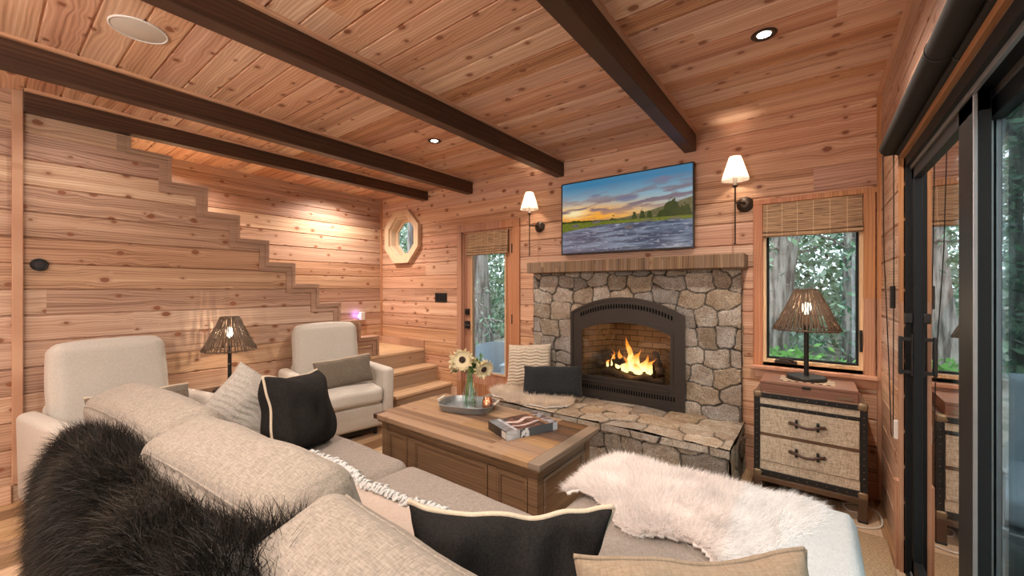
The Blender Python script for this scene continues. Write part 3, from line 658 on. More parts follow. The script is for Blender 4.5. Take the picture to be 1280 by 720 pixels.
def in_insert(x, z):
    if not (IX0+.02 < x < IX1-.02 and z < 1.3): return False
    w = (IX1-IX0)/2; s = IZA-IZS; rad = (w*w+s*s)/(2*s); c = (IX0+IX1)/2
    return z < IZA-.03-rad+math.sqrt(max(0, rad*rad-(x-c)**2))
SX0, SX1, SYF = -2.25, -.432, 3.362
data = ([], [], [])
stone_sheet(data, (SX0, SYF, .34), (1, 0, 0), (0, 0, 1), (0, -1, 0), SX1-SX0, 1.48-.34, .19, .15, 3, hole=in_insert, dep=.020)
stone_sheet(data, (SX1, YF, .34), (0, -1, 0), (0, 0, 1), (1, 0, 0), YF-SYF+.012, 1.14, .12, .15, 4, dep=.006)
stone_sheet(data, (SX0, SYF-.012, .34), (0, 1, 0), (0, 0, 1), (-1, 0, 0), YF-SYF+.012, 1.14, .12, .15, 5, dep=.006)
tag(pyobj('stone_chimney_breast', data[0], data[1], M['stone'], tone=data[2]), 'grey and tan stone fireplace surround under the wooden mantel', 'fireplace surround')
HX0, HX1, HY0, HZ = -2.42, -.425, 2.785, .335
data = ([], [], [])
stone_sheet(data, (HX0, HY0, 0), (1, 0, 0), (0, 0, 1), (0, -1, 0), HX1-HX0, HZ-.03, .20, .16, 13, dep=.018)
stone_sheet(data, (HX1, HY0-.005, 0), (0, 1, 0), (0, 0, 1), (1, 0, 0), YF-HY0, HZ-.03, .20, .16, 15, dep=.018)
stone_sheet(data, (HX0-.01, HY0-.035, HZ), (1, 0, 0), (0, 1, 0), (0, 0, 1), HX1-HX0+.02, YF-HY0+.035, .27, .21, 21, dep=.014, gap=.004, tint=(1.08, 1.02, .94))
def lip(p, x0, x1, d):
    pass
stone_sheet(data, (HX0-.01, HY0-.035, HZ-.045), (1, 0, 0), (0, 0, 1), (0, -1, 0), HX1-HX0+.02, .047, .27, .5, 22, dep=.008, gap=.004)
stone_sheet(data, (HX1+.012, HY0-.035, HZ-.045), (0, 1, 0), (0, 0, 1), (1, 0, 0), YF-HY0+.035, .047, .27, .5, 23, dep=.008, gap=.004)
b0 = len(data[0]); data[0].extend([(HX0-.01, HY0-.035, HZ-.04), (HX1+.012, HY0-.035, HZ-.04), (HX1+.012, YF, HZ-.04), (HX0-.01, YF, HZ-.04), (HX0, HY0, 0), (HX0, YF, 0), (HX0, YF, HZ), (HX0, HY0, HZ)])
data[1].extend([[b0, b0+3, b0+2, b0+1], [b0+4, b0+5, b0+6, b0+7]]); data[2].extend([(.2, .18, .15)]*8)
tag(pyobj('stone_hearth', data[0], data[1], M['stone'], tone=data[2]), 'raised stone hearth bench running below the fireplace', 'hearth')
HT = HZ+.013
bm = bx(-2.243, -.393, 3.215, YF, 1.474, 1.575, bev=.006); mt = tag(obj('mantel_shelf', bm, M['mantel']), 'thick rustic timber mantel shelf on the stone surround below the television', 'shelf')

# insert
ins = thing('fireplace_insert', 'dark iron arched gas fireplace insert set in the stone surround', 'fireplace', (0, 0, 0))
yf = SYF-.032
O, I = arch(IX0, IX1, IZ0, IZS, IZA), arch(-1.722, -.907, .53, .958, 1.048)
bm = ringprism(bmesh.new(), O, I, 'y', yf, yf+.03)
obj('face_frame', bm, M['insert'], ins)
bm = ringprism(bmesh.new(), arch(IX0-.006, IX1+.006, IZ0-.003, IZS, IZA+.006), arch(IX0+.018, IX1-.018, IZ0+.018, IZS-.008, IZA-.018), 'y', yf-.008, yf+.002); obj('rim', bm, M['insert'], ins)
bm = ringprism(bmesh.new(), arch(-1.728, -.901, .524, .96, 1.053), arch(-1.705, -.924, .546, .948, 1.032), 'y', yf-.006, yf+.006); obj('glass_rim', bm, M['insert'], ins)
# louvre slots
bm = bmesh.new(); c = (IX0+IX1)/2
for i in range(34):
    a = -1+2*i/33; x = c+a*.40; w_ = .4985; s_ = IZA-IZS; rad = (w_*w_+s_*s_)/(2*s_); zt = IZA-rad+math.sqrt(rad*rad-(x-c)**2)-.062
    box(bm, x-.0035, x+.0035, yf-.004, yf+.001, zt-.022, zt+.012); box(bm, x-.0045+.004, x+.0085, yf-.0055, yf-.0035, zt-.026, zt+.006)
obj('upper_louvre', bm, M['louvre'], ins)
bm = bmesh.new()
for i in range(40):
    x = c-.42+.84*i/39; box(bm, x-.005, x+.005, yf-.004, yf+.001, .425, .46)
obj('lower_louvre', bm, M['louvre'], ins)
bm = box(bmesh.new(), -1.70, -.93, yf-.012, yf-.001, .49, .50); obj('lower_rail', bm, M['insert'], ins)
# firebox
fy = YF+.30; A = [(-1.722, .5), (-.907, .5), (-1.05, .5), (-1.58, .5)]
bm = bmesh.new()
def quad(bm, *p): bm.faces.new([bm.verts.new(q) for q in p])
y0 = yf+.03
quad(bm, (-1.75, y0, .5), (-1.56, fy, .5), (-1.56, fy, 1.12), (-1.75, y0, 1.12)); quad(bm, (-.88, y0, .5), (-.88, y0, 1.12), (-1.07, fy, 1.12), (-1.07, fy, .5)); quad(bm, (-1.56, fy, .5), (-1.07, fy, .5), (-1.07, fy, 1.12), (-1.56, fy, 1.12))
quad(bm, (-1.75, y0, 1.12), (-1.56, fy, 1.12), (-1.07, fy, 1.12), (-.88, y0, 1.12)); quad(bm, (-1.75, y0, .5), (-.88, y0, .5), (-1.07, fy, .5), (-1.56, fy, .5))
obj('firebox_brick', bm, M['brick'], ins)
obj('glass_pane', bx(-1.72, -.91, yf+.012, yf+.015, .52, 1.06), M['fireglass'], ins)
random.seed(3)
def log(p, q, r, parent, name='fire_log'):
    bm = bmesh.new(); P, Q = Vector(p), Vector(q); n = 10
    tube(bm, [P.lerp(Q, i/n)+Vector((0, 0, .012*math.sin(i*1.3))) for i in range(n+1)], [r*(1+.15*math.sin(i*2.1+p[0]*9)) for i in range(n+1)], 12)
    o = obj(name, bm, M['log'], parent, smooth=True); return wob(o, .012, 22)
for p, q, r in [((-1.56, 3.45, .56), (-1.10, 3.47, .575), .035), ((-1.60, 3.52, .62), (-1.33, 3.42, .70), .030), ((-1.60, 3.44, .60), (-1.50, 3.56, .74), .034), ((-1.02, 3.42, .60), (-1.12, 3.56, .76), .030), ((-1.40, 3.40, .55), (-1.0, 3.40, .56), .026), ((-1.45, 3.56, .60), (-1.15, 3.58, .64), .035)]:
    log(p, q, r, ins)
bm = bmesh.new()
for i in range(90):
    x = random.uniform(-1.66, -.98); y = random.uniform(3.37, 3.44); r = random.uniform(.008, .016); m = Matrix.Translation((x, y, .505+r)); bmesh.ops.create_icosphere(bm, subdivisions=1, radius=r, matrix=m)
e = obj('ember_bed', bm, M['log'], ins); e['kind'] = 'stuff'
def fl(x, y, z, h, r, lean, sd):
    bm = bmesh.new(); n = 16; pts, rr = [], []
    for i in range(n+1):
        t = i/n; pts.append((x+lean*t*t+.022*math.sin(t*5+sd)*t, y+.01*math.cos(t*4+sd), z+h*t)); rr.append(max(.0012, r*(math.sin(math.pi*min(1, t*.75+.22))**1.1)*(1-t)**.65*(1+.2*math.sin(t*9+sd))))
    tube(bm, pts, rr, 14); return wob(obj('flame', bm, M['flame'], ins, smooth=True), .016, 14, sd)
for i, a in enumerate([(-1.30, 3.46, .60, .30, .045, -.02), (-1.36, 3.45, .60, .19, .034, -.05), (-1.25, 3.44, .60, .20, .050, .02), (-1.19, 3.45, .60, .16, .042, .05), (-1.42, 3.46, .61, .12, .028, -.03), (-1.13, 3.46, .60, .13, .034, .04), (-1.46, 3.45, .63, .14, .015, -.015), (-1.33, 3.42, .59, .14, .038, .01), (-1.22, 3.42, .59, .12, .040, -.02), (-1.50, 3.45, .62, .07, .016, .01)]): fl(*a, i*1.7)
light('fire_light', 'POINT', (-1.28, 3.42, .74), FIRE_E, (1, .45, .14), size=.05)

# ------------------------------------------------------------------ TELEVISION
def fbm(x, y, oct=5, seed=0):
    rng = np.random.default_rng(seed); G = rng.random((256, 256)); out = np.zeros_like(x); amp = 1; tot = 0
    for o in range(oct):
        f = 2**o; X, Y = x*f, y*f; xi, yi = np.floor(X).astype(int), np.floor(Y).astype(int); fx, fy_ = X-xi, Y-yi; fx = fx*fx*(3-2*fx); fy_ = fy_*fy_*(3-2*fy_)
        g = lambda a, b: G[a % 256, b % 256]
        out += amp*((g(xi, yi)*(1-fx)+g(xi+1, yi)*fx)*(1-fy_)+(g(xi, yi+1)*(1-fx)+g(xi+1, yi+1)*fx)*fy_); tot += amp; amp *= .55
    return out/tot
def paint_tv(u, v):
    L = lambda a, b, t: a+(b-a)*np.clip(t, 0, 1)[..., None]; C = lambda *c: np.array(c)[None, None, :]**2.2
    hz = .43-.05*u; t = (v-hz)/(1-hz)
    sky = L(C(.93, .70, .28)+0*u[..., None], C(.62, .72, .74), t*2.0); sky = L(sky, C(.25, .49, .64), (t-.35)*1.9)
    sky = L(sky, C(.55, .72, .80), (u-.55)*1.2*(t < .55)); 
    warm = np.exp(-((u-.12)/.42)**2)*np.exp(-((t-.14)/.26)**2); sky = L(sky, C(1.0, .66, .12), warm*1.1)
    warm2 = np.exp(-((u-.10)/.12)**2)*np.exp(-((t-.25)/.12)**2); sky = L(sky, C(1, .93, .72), warm2)
    cl = fbm(u*6+2+v*4, v*20-u*2, 6, 2); cm = np.clip((cl-.44)*7, 0, 1)*np.exp(-((t-.38-.22*(u-.5))/.30)**2)
    sky = L(sky, C(.46, .40, .45)+0*u[..., None], cm*.95); rim = np.clip((cl-.46)*8, 0, 1)*(1-cm)*np.exp(-((t-.3)/.2)**2)*np.clip(1.1-u, 0, 1); sky = L(sky, C(.98, .68, .32), rim*.8)
    for (cx, cy, sx, sy) in ((.80, .86, .07, .045), (.55, .68, .10, .04), (.30, .78, .05, .025)):
        b = np.exp(-((u-cx)/sx)**2-((v-cy)/sy)**2)*(.5+fbm(u*14, v*30, 4, 8)); sky = L(sky, C(.45, .46, .56), np.clip((b-.3)*3, 0, 1)*.8)
    img = sky
    # hill on the right
    hill = hz+.02+.20*np.clip((u-.45)/.55, 0, 1)**1.3+.012*fbm(u*18, v*0+1, 4, 5); img = L(img, C(.40, .38, .26)*(.7+.6*fbm(u*40, v*60, 3, 3))[..., None], (hill-v)*200)
    # tree line
    tl = hz+.025*fbm(u*40, v*0, 3, 9)+.03*np.clip(1-np.abs(u-.12)/.25, 0, 1)
    for (cx, hh, ww) in ((.44, .07, .035), (.60, .13, .022), (.66, .14, .025), (.71, .13, .024), (.86, .24, .075), (.80, .12, .05), (.95, .16, .06), (.10, .05, .012)):
        tl = np.maximum(tl, hz-.02+(hh*(1-(np.abs(u-cx)/ww)**2.2)+.11*(fbm(u*70, v*50, 4, 12)-.5))*(np.abs(u-cx) < ww)+.10*np.clip((u-cx*1)/.9, 0, 1)*0)
    veg = (.45+.9*fbm(u*50, v*90, 4, 6))[..., None]; img = L(img, C(.20, .26, .11)*veg*1.0, (tl-v)*120)
    bank = np.clip((hz-.0-v)*90, 0, 1)*0; band = hz-.035-.01*fbm(u*12, v*0, 3, 4)-.08*np.clip(1-u/.35, 0, 1); img = L(img, C(.42, .46, .16)*veg, ((hz+.005-v)*150)*(v > band))
    r = fbm(u*7+v*6, v*46-u*3, 5, 20); r2 = fbm(u*26, v*90, 4, 21)
    wat = L(C(.19, .24, .32)+0*u[..., None], C(.50, .55, .62), (r-.38)*3.2); wat = L(wat, C(.72, .72, .76), (r2-.62)*5); wat = L(wat, C(.56, .50, .56), np.clip(.7-u, 0, 1)*.5); wat = L(wat, C(.18, .32, .46), np.clip(u-.35, 0, 1)*.55)
    img = L(img, wat, (band-v)*150)
    for (cx, cy, sx, sy) in ((.12, .385, .035, .025), (.30, .41, .04, .016), (.56, .30, .035, .022), (.88, .36, .05, .012), (.70, .37, .06, .01)):
        rk = ((u-cx)/sx)**2+((v-cy)/sy)**2; img = L(img, C(.42, .38, .37)*(.6+.7*fbm(u*60, v*60, 3, 7))[..., None], (1-rk)*4)
    return np.clip(img, 0, 1)
tv = thing('television', 'wide flat-screen television showing a rocky river at sunset, above the mantel', 'television', (-1.343, 3.35, 1.643))
tx, tz = .590, .672
obj('bezel', ringprism(bmesh.new(), rect(-tx, tx, 0, tz), rect(-tx+.009, tx-.009, .013, tz-.009), 'y', -.002, .03), M['black'], tv)
obj('back_shell', bx(-tx+.01, tx-.01, .005, .05, .01, tz-.01, bev=.004), M['black'], tv)
nu, nv = 380, 216; u, v = np.meshgrid(np.linspace(0, 1, nu+1), np.linspace(0, 1, nv+1), indexing='ij'); img = paint_tv(u, v).reshape(-1, 3)
P = np.stack([-tx+.008+u.ravel()*(2*tx-.016), np.full(u.size, .0035), .012+v.ravel()*(tz-.02)], 1); ii, jj = np.meshgrid(np.arange(nu), np.arange(nv), indexing='ij'); a = (ii*(nv+1)+jj).ravel()
pyobj('screen', P, np.stack([a, a+nv+1, a+nv+2, a+1], 1), M['screen'], tv, False, img)
obj('logo_bar', bx(.36, .40, -.006, .0, -.006, .004), M['black'], tv)

# ------------------------------------------------------------------ SCONCES
def sconce(x, label):
    t = thing('wall_sconce', label, 'wall lamp', (x, 3.29, 1.645))
    bm = lathe(bmesh.new(), [(.002, 0), (.052, 0), (.056, .006), (.048, .014), (.030, .020), (.026, .028), (.004, .032)], 28); bmesh.ops.rotate(bm, verts=bm.verts, matrix=Matrix.Rotation(R(90), 3, 'X')); bmesh.ops.translate(bm, verts=bm.verts, vec=(.05, .113, .30))
    obj('backplate', bm, M['bronze'], t, auto=40)
    bm = tube(bmesh.new(), [(.05, .085, .30), (.05, .04, .30), (.03, .008, .30), (0, 0, .30)], .007, 10); obj('arm', bm, M['bronze'], t, smooth=True)
    bm = lathe(bmesh.new(), [(.004, 0), (.014, .002), (.005, .008), (.0055, .40), (.007, .41), (.018, .418), (.020, .424), (.008, .428), (.004, .43)], 16); obj('stem', bm, M['bronze'], t, auto=40)
    obj('candle_sleeve', lathe(bmesh.new(), [(.011, .428), (.011, .50), (.006, .502)], 14), M['wax'], t, auto=40)
    b = obj('bulb', lathe(bmesh.new(), [(.002, .502), (.014, .515), (.017, .535), (.010, .56), (.002, .575)], 14), M['bulb'], t, smooth=True)
    bm = bmesh.new(); n = 56; h0, h1, r0, r1 = .463, .632, .088, .036; rr = []
    for (h, r) in ((h0, r0), (h0+.004, r0+.001), (h1-.004, r1+.001), (h1, r1)): rr.append([bm.verts.new(((r+.0016*(k % 2))*math.cos(2*math.pi*k/n), (r+.0016*(k % 2))*math.sin(2*math.pi*k/n), h)) for k in range(n)])
    for p, q in zip(rr, rr[1:]):
        for k in range(n): bm.faces.new((p[k], p[(k+1) % n], q[(k+1) % n], q[k]))
    s = obj('lamp_shade', bm, M['shade'], t)
    light('sconce_light', 'POINT', (x, 3.29, 1.645+.54), SCONCE_E, (1, .82, .62), size=.020)
sconce(-2.262, 'bronze wall sconce with white shade between the glass door and the television')
sconce(-.462, 'bronze wall sconce with white shade between the television and the picture window')

# ------------------------------------------------------------------ CEILING FITTINGS
for (x, y, lab) in [(-.198, 2.289, 'recessed ceiling downlight near the sliding door'), (-2.535, 2.29, 'recessed ceiling downlight between beams, in front of the glass door'), ]:
    t = thing('recessed_light', lab, 'ceiling light', (x, y, CEIL))
    obj('trim_ring', lathe(bmesh.new(), [(.030, .0), (.034, -.004), (.050, -.006), (.056, -.001)], 32, close=False), M['bronze'], t, smooth=True)
    obj('lens', lathe(bmesh.new(), [(.001, -.002), (.029, -.002)], 24, close=False), M['canbulb'], t)
t = thing('ceiling_speaker', 'round off-white speaker grille set in the cedar ceiling', 'speaker', (-2.565, .46, CEIL))
obj('grille', lathe(bmesh.new(), [(.001, -.006), (.095, -.006), (.100, -.004)], 40, close=False), M['speaker'], t, smooth=True)
obj('rim', lathe(bmesh.new(), [(.100, -.001), (.100, -.007), (.107, -.007), (.108, -.001)], 40, close=False), M['white_pl'], t, smooth=True)
# wall plates
t = thing('switch_plate', 'black three-gang light switch plate on the wall left of the glass door', 'light switch', (-3.651, YF, 1.213))
obj('plate', bx(-.105, .105, -.006, 0, -.058, .058, bev=.003), M['black'], t)
for i in (-1, 0, 1): obj('rocker', bx(i*.06-.016, i*.06+.016, -.010, -.005, -.034, .034, bev=.002), M['frameblack'], t)
t = thing('wall_dial', 'round black dial mounted on the stepped cedar wall', 'thermostat', (XS, .236, 1.479))
bm = lathe(bmesh.new(), [(.001, .0), (.040, .0), (.040, .016), (.034, .020), (.030, .017), (.001, .017)], 36); bmesh.ops.rotate(bm, verts=bm.verts, matrix=Matrix.Rotation(R(90), 3, 'Y')); obj('dial_body', bm, M['black'], t, auto=35)
bm = lathe(bmesh.new(), [(.001, .018), (.026, .018), (.024, .021), (.001, .021)], 30); bmesh.ops.rotate(bm, verts=bm.verts, matrix=Matrix.Rotation(R(90), 3, 'Y')); obj('dial_face', bm, plain('dial_glass', (.03, .012, .01), .1), t, auto=35)
t = thing('night_light', 'white plug-in night light glowing purple on the stairwell wall', 'night light', (XL, 3.06, .93))
obj('plug_body', bx(.0, .05, -.01, .06, -.03, .08, bev=.010), M['white_pl'], t); obj('glow_strip', bx(.004, .030, -.026, -.011, .0, .05, bev=.004), M['nightglow'], t)
light('night_glow', 'POINT', (XL+.04, 3.0, .975), .25, (.4, .25, 1), size=.01)

# ------------------------------------------------------------------ FURNITURE
def rebase(t, loc):
    t.location = loc
    for c in COL.objects:
        if c.parent == t: c.location = c.location-Vector(loc)
def welt(pts, r, mat, parent, name='piping', close=False):
    if close: pts = list(pts)+[pts[0]]
    return obj(name, tube(bmesh.new(), pts, r, 6), mat, parent, smooth=True)

# ---- coffee table
ct = thing('coffee_table', 'large reclaimed-wood trunk coffee table with panelled sides in the middle of the room', 'coffee table')
TX0, TX1, TY0, TY1, TZ = -2.452, -1.075, 1.652, 2.325, .46
bm = bmesh.new()
for i in range(5):
    a = TY0+(TY1-TY0)*i/5; b = TY0+(TY1-TY0)*(i+1)/5; box(bm, TX0+.0, TX1-.07, a+(.0008 if i else 0), b-(.0008 if i < 4 else 0), TZ-.034, TZ, bev=.003, seg=1)
obj('tabletop', bm, M['table'], ct)
obj('breadboard_end', bx(TX1-.07, TX1, TY0, TY1, TZ-.034, TZ-.0005, bev=.003), M['table_y'], ct)
obj('cornice', bx(TX0+.02, TX1-.02, TY0+.02, TY1-.02, TZ-.055, TZ-.034, bev=.004), M['table_v'], ct)
X0, X1, Y0, Y1 = TX0+.042, TX1-.042, TY0+.042, TY1-.042
obj('carcass', bx(X0+.012, X1-.012, Y0+.012, Y1-.012, .0, TZ-.05), M['table_v'], ct)
for (x, y) in ((X0, Y0), (X1-.06, Y0), (X0, Y1-.06), (X1-.06, Y1-.06)): obj('corner_post', bx(x, x+.06, y, y+.06, 0, TZ-.05, bev=.004), M['table_v'], ct)
def rp(bm, axis, u0, u1, v0, v1, c, s):
    """raised panel and its moulding on a face"""
    for (ins, d0, d1) in ((0, 0, .010), ):
        r = ringprism(bm, rect(u0, u1, v0, v1), rect(u0+.016, u1-.016, v0+.016, v1-.016), axis, c, c+s*.009)
    ringprism(bm, rect(u0+.014, u1-.014, v0+.014, v1-.014), rect(u0+.026, u1-.026, v0+.026, v1-.026), axis, c, c+s*.004)
W_ = X1-X0
for s, y, nm in ((-1, Y0, 'front'), (1, Y1, 'back')):
    rails = bmesh.new(); yy = (y+.004, y+.016) if s < 0 else (y-.016, y-.004)
    box(rails, X0+.06, X1-.06, *yy, 0, .055, bev=.002); box(rails, X0+.06, X1-.06, *yy, .352, TZ-.05, bev=.002)
    cuts = [X0+.06, X0+.27, X0+.33, X1-.33, X1-.27, X1-.06]
    box(rails, cuts[1], cuts[2], *yy, .05, .36, bev=.002); box(rails, cuts[3], cuts[4], *yy, .05, .36, bev=.002); obj('face_frame', rails, M['table_v'], ct)
    for a, b in ((cuts[0], cuts[1]), (cuts[2], cuts[3]), (cuts[4], cuts[5])):
        bm = bmesh.new(); rp(bm, 'y', a+.004, b-.004, .059, .348, y+.010 if s < 0 else y-.010, s); obj('panel_moulding', bm, M['table_v'], ct)
for s, x in ((1, X1), (-1, X0)):
    xx = (x-.016, x-.004) if s > 0 else (x+.004, x+.016); 
    obj('face_rail', bx(*xx, Y0+.06, Y1-.06, 0, .055, bev=.002), M['table_y'], ct); obj('face_rail', bx(*xx, Y0+.06, Y1-.06, .352, TZ-.05, bev=.002), M['table_y'], ct)
    bm = bmesh.new(); rp(bm, 'x', Y0+.064, Y1-.064, .059, .348, x-.010 if s > 0 else x+.010, s); obj('panel_moulding', bm, M['table_y'], ct)
rebase(ct, (-1.76, 1.99, 0))

# ---- tray, vase, flowers, cups, book
tr = thing('serving_tray', 'oval galvanised metal tray under the flower vase on the coffee table', 'tray', (-2.005, 2.135, TZ), R(20))
def sup(a, b, p, n=48): return [(a*math.copysign(abs(math.cos(2*math.pi*k/n))**p, math.cos(2*math.pi*k/n)), b*math.copysign(abs(math.sin(2*math.pi*k/n))**p, math.sin(2*math.pi*k/n))) for k in range(n)]
bm = bmesh.new(); lv = [[bm.verts.new((x*s, y*s, z)) for x, y in sup(.205, .150, .62)] for s, z in ((.9, .001), (.93, .003), (1., .044), (1.015, .047), (1.0, .049), (.98, .044), (.91, .006), (.88, .005))]
for p, q in zip(lv, lv[1:]):
    for k in range(48): bm.faces.new((p[k], p[(k+1) % 48], q[(k+1) % 48], q[k]))
bm.faces.new(lv[0][::-1]); bm.faces.new(lv[-1]); obj('tray_body', bm, M['zinc'], tr, auto=50)
for s in (-1, 1):
    h = obj('handle', tube(bmesh.new(), [(s*.215, -.045, .058), (s*.215, .045, .058)], .008, 10), M['wax'], tr, auto=40)
    for yy in (-.045, .045): obj('bracket', tube(bmesh.new(), [(s*.203, yy, .045), (s*.215, yy, .058)], .004, 6), M['zinc'], h)
vx, vy, vz = -2.00, 2.145, TZ+.0055
va = thing('glass_vase', 'clear glass bottle vase holding cream sunflowers on the tray', 'vase', (vx, vy, vz))
obj('vase_body', lathe(bmesh.new(), [(.001, 0), (.050, .001), (.056, .01), (.058, .05), (.050, .11), (.033, .165), (.024, .20), (.026, .235), (.034, .262), (.0325, .262), (.0245, .235), (.0225, .20), (.0315, .165), (.0485, .11), (.056, .05), (.054, .014), (.001, .012)], 40, close=False), M['vaseglass'], va, smooth=True)
def sunflower(head, face, scale, bend, label, closed=0.):
    """flower whose stem stands in the vase; head position relative to the vase"""
    t = thing('sunflower', label, 'flower', (vx, vy, vz+.015), 0, None)
    H = Vector(head); f = Vector(face).normalized(); b = Vector((bend[0], bend[1], 0)); neck = H-f*.018*scale
    mid = Vector((b.x*.1, b.y*.1, .22)); pts = []
    p0, p1, p2 = Vector((b.x*.35, b.y*.35, 0)), mid, neck-Vector((0, 0, 0))
    for i in range(9):
        q = i/8; pts.append(p0.lerp(p1, min(1, q*2)) if q <= .5 else ((1-(q-.5)*2)**2*p1+2*(1-(q-.5)*2)*((q-.5)*2)*Vector((neck.x*.6, neck.y*.6, max(neck.z, .27)))+((q-.5)*2)**2*neck))
    obj('stem', tube(bmesh.new(), pts, .0042, 8), M['stem'], t, smooth=True)
    up = Vector((0, 0, 1)); s = f.cross(up).normalized(); w = s.cross(f).normalized(); Rm = Matrix((s, w, f)).transposed()
    bm = bmesh.new(); lathe(bm, [(.001, .005), (.010, .007), (.016, .005), (.019, 0), (.015, -.010), (.004, -.018)], 24)
    for v in bm.verts: v.co = Rm @ (v.co*scale)+H
    obj('seed_disc', bm, M['seedhead'], t, smooth=True)
    bm = bmesh.new(); rnd = random.Random(int(head[0]*1e4)+5)
    for ring in range(3):
        for k in range(17):
            a = 2*math.pi*(k+ring*.35)/17+rnd.uniform(-.06, .06); L = rnd.uniform(.044, .056)*(1-.08*ring); wd = rnd.uniform(.009, .012); tilt = closed+.25*ring+rnd.uniform(-.2, .25); prev = None
            for i in range(6):
                q = i/5; rr = .017+L*q*math.cos(tilt*q); zz = L*q*math.sin(tilt*q)-.002-ring*.002; ww = wd*math.sin(math.pi*min(1, q*.85+.12))**.8*(1-q**6)
                c = Vector((rr*math.cos(a), rr*math.sin(a), zz)); n = Vector((-math.sin(a), math.cos(a), 0)); A = [bm.verts.new(Rm @ ((c+n*ww+Vector((0, 0, .002)))*scale)+H), bm.verts.new(Rm @ (c*scale)+H), bm.verts.new(Rm @ ((c-n*ww+Vector((0, 0, .002)))*scale)+H)]
                if prev: bm.faces.new((prev[0], prev[1], A[1], A[0])); bm.faces.new((prev[1], prev[2], A[2], A[1]))
                prev = A
    obj('petals', bm, M['petal'], t, smooth=True)
    bm = bmesh.new()
    for k in range(5):
        a = 2*math.pi*k/5+.3; base = neck; d = (s*math.cos(a)+w*math.sin(a)-f*.5).normalized(); n = d.cross(f).normalized(); prev = None
        for i in range(6):
            q = i/5; c = base+d*.05*scale*q-Vector((0, 0, .012*q*q)); ww = .015*scale*math.sin(math.pi*min(1, q*.9+.08)); A = [bm.verts.new(c+n*ww), bm.verts.new(c-f*.003), bm.verts.new(c-n*ww)]
            if prev: bm.faces.new((prev[0], prev[1], A[1], A[0])); bm.faces.new((prev[1], prev[2], A[2], A[1]))
            prev = A
    obj('leaves', bm, M['leaf'], t, smooth=True)
cr, cf = Vector((.7986, .6018, 0)), Vector((.6018, -.7986, 0))   # picture-right and towards-viewer on the ground
def V3(r, f, z): return cr*r+cf*f+Vector((0, 0, z))
sunflower(V3(-.050, .035, .335), cf*1+Vector((0, 0, .15)), 1.28, V3(.1, 0, 0), 'cream sunflower facing forward at the top of the bouquet', .1)
sunflower(V3(-.115, -.01, .30), cf*.15-cr*1+Vector((0, 0, .0)), 1.25, V3(.06, .05, 0), 'cream sunflower turned sideways on the far left of the bouquet', .35)
sunflower(V3(.105, .02, .262), cf*.8+cr*.55-Vector((0, 0, .35)), 1.2, V3(-.1, -.05, 0), 'drooping cream sunflower on the right of the bouquet', -.2)
sunflower(V3(.03, -.05, .285), -cf*.7+cr*.4+Vector((0, 0, .5)), 1.0, V3(-.05, .1, 0), 'cream sunflower turned away at the back of the bouquet', .3)
sp = thing('leafy_sprig', 'green leafy sprig with buds standing up right of the sunflowers', 'flower', (vx, vy, vz+.015))
bm = tube(bmesh.new(), [(0, 0, 0), tuple(V3(.0, 0, .2)), tuple(V3(.05, 0, .27)), tuple(V3(.078, .0, .33)), tuple(V3(.082, 0, .36))], .003, 7); obj('stem', bm, M['stem'], sp, smooth=True)
bm = bmesh.new(); rnd = random.Random(4)
for i in range(22):
    q = rnd.random(); c = V3(-.09+.17*q, rnd.uniform(-.02, .04), .215+.12*q*rnd.random()+.03); d = Vector((rnd.uniform(-1, 1), rnd.uniform(-1, 1), rnd.uniform(-.2, 1))).normalized(); n = d.cross(Vector((rnd.random(), rnd.random(), .3))).normalized()
    A = [bm.verts.new(c), bm.verts.new(c+d*.02+n*.009), bm.verts.new(c+d*.045), bm.verts.new(c+d*.02-n*.009)]; bm.faces.new(A)
for (r, z) in ((.082, .36), (.078, .335), (.055, .33)): bmesh.ops.create_uvsphere(bm, u_segments=8, v_segments=6, radius=.008, matrix=Matrix.Translation(V3(r, 0, z)) @ Matrix.Diagonal((1, 1, 1.7, 1)))
obj('leaves', bm, M['leaf'], sp)
for (dx, dy, r, h, lab) in ((.105, .075, .034, .070, 'copper mug with handle behind the vase on the tray'), (.150, .020, .036, .076, 'copper mug with handle nearest the right end of the tray')):
    t = thing('copper_mug', lab, 'mug', (vx+dx, vy+dy, TZ+.0055), R(30))
    obj('mug_body', lathe(bmesh.new(), [(.001, 0), (r*.85, 0), (r, .008), (r*1.02, h*.5), (r*.95, h), (r*.90, h), (r*.95, h*.5), (r*.9, .008), (.001, .006)], 28, close=False), M['copper'], t, smooth=True)
    obj('handle', tube(bmesh.new(), [(r*.95, 0, h*.8), (r*1.5, 0, h*.8), (r*1.7, 0, h*.5), (r*1.4, 0, h*.22), (r*.98, 0, h*.2)], .0035, 8), M['copper'], t, smooth=True)
bk = thing('boxed_book', 'thick dark picture book in a slipcase lying on the coffee table', 'book', (-1.435, 2.015, TZ), R(67.5))
bl, bw, bh = .36, .225, .052
obj('pages', bx(-bl/2+.006, bl/2-.006, -bw/2+.004, bw/2-.004, .003, bh-.003), plain('pages', (.10, .09, .085), .7), bk)
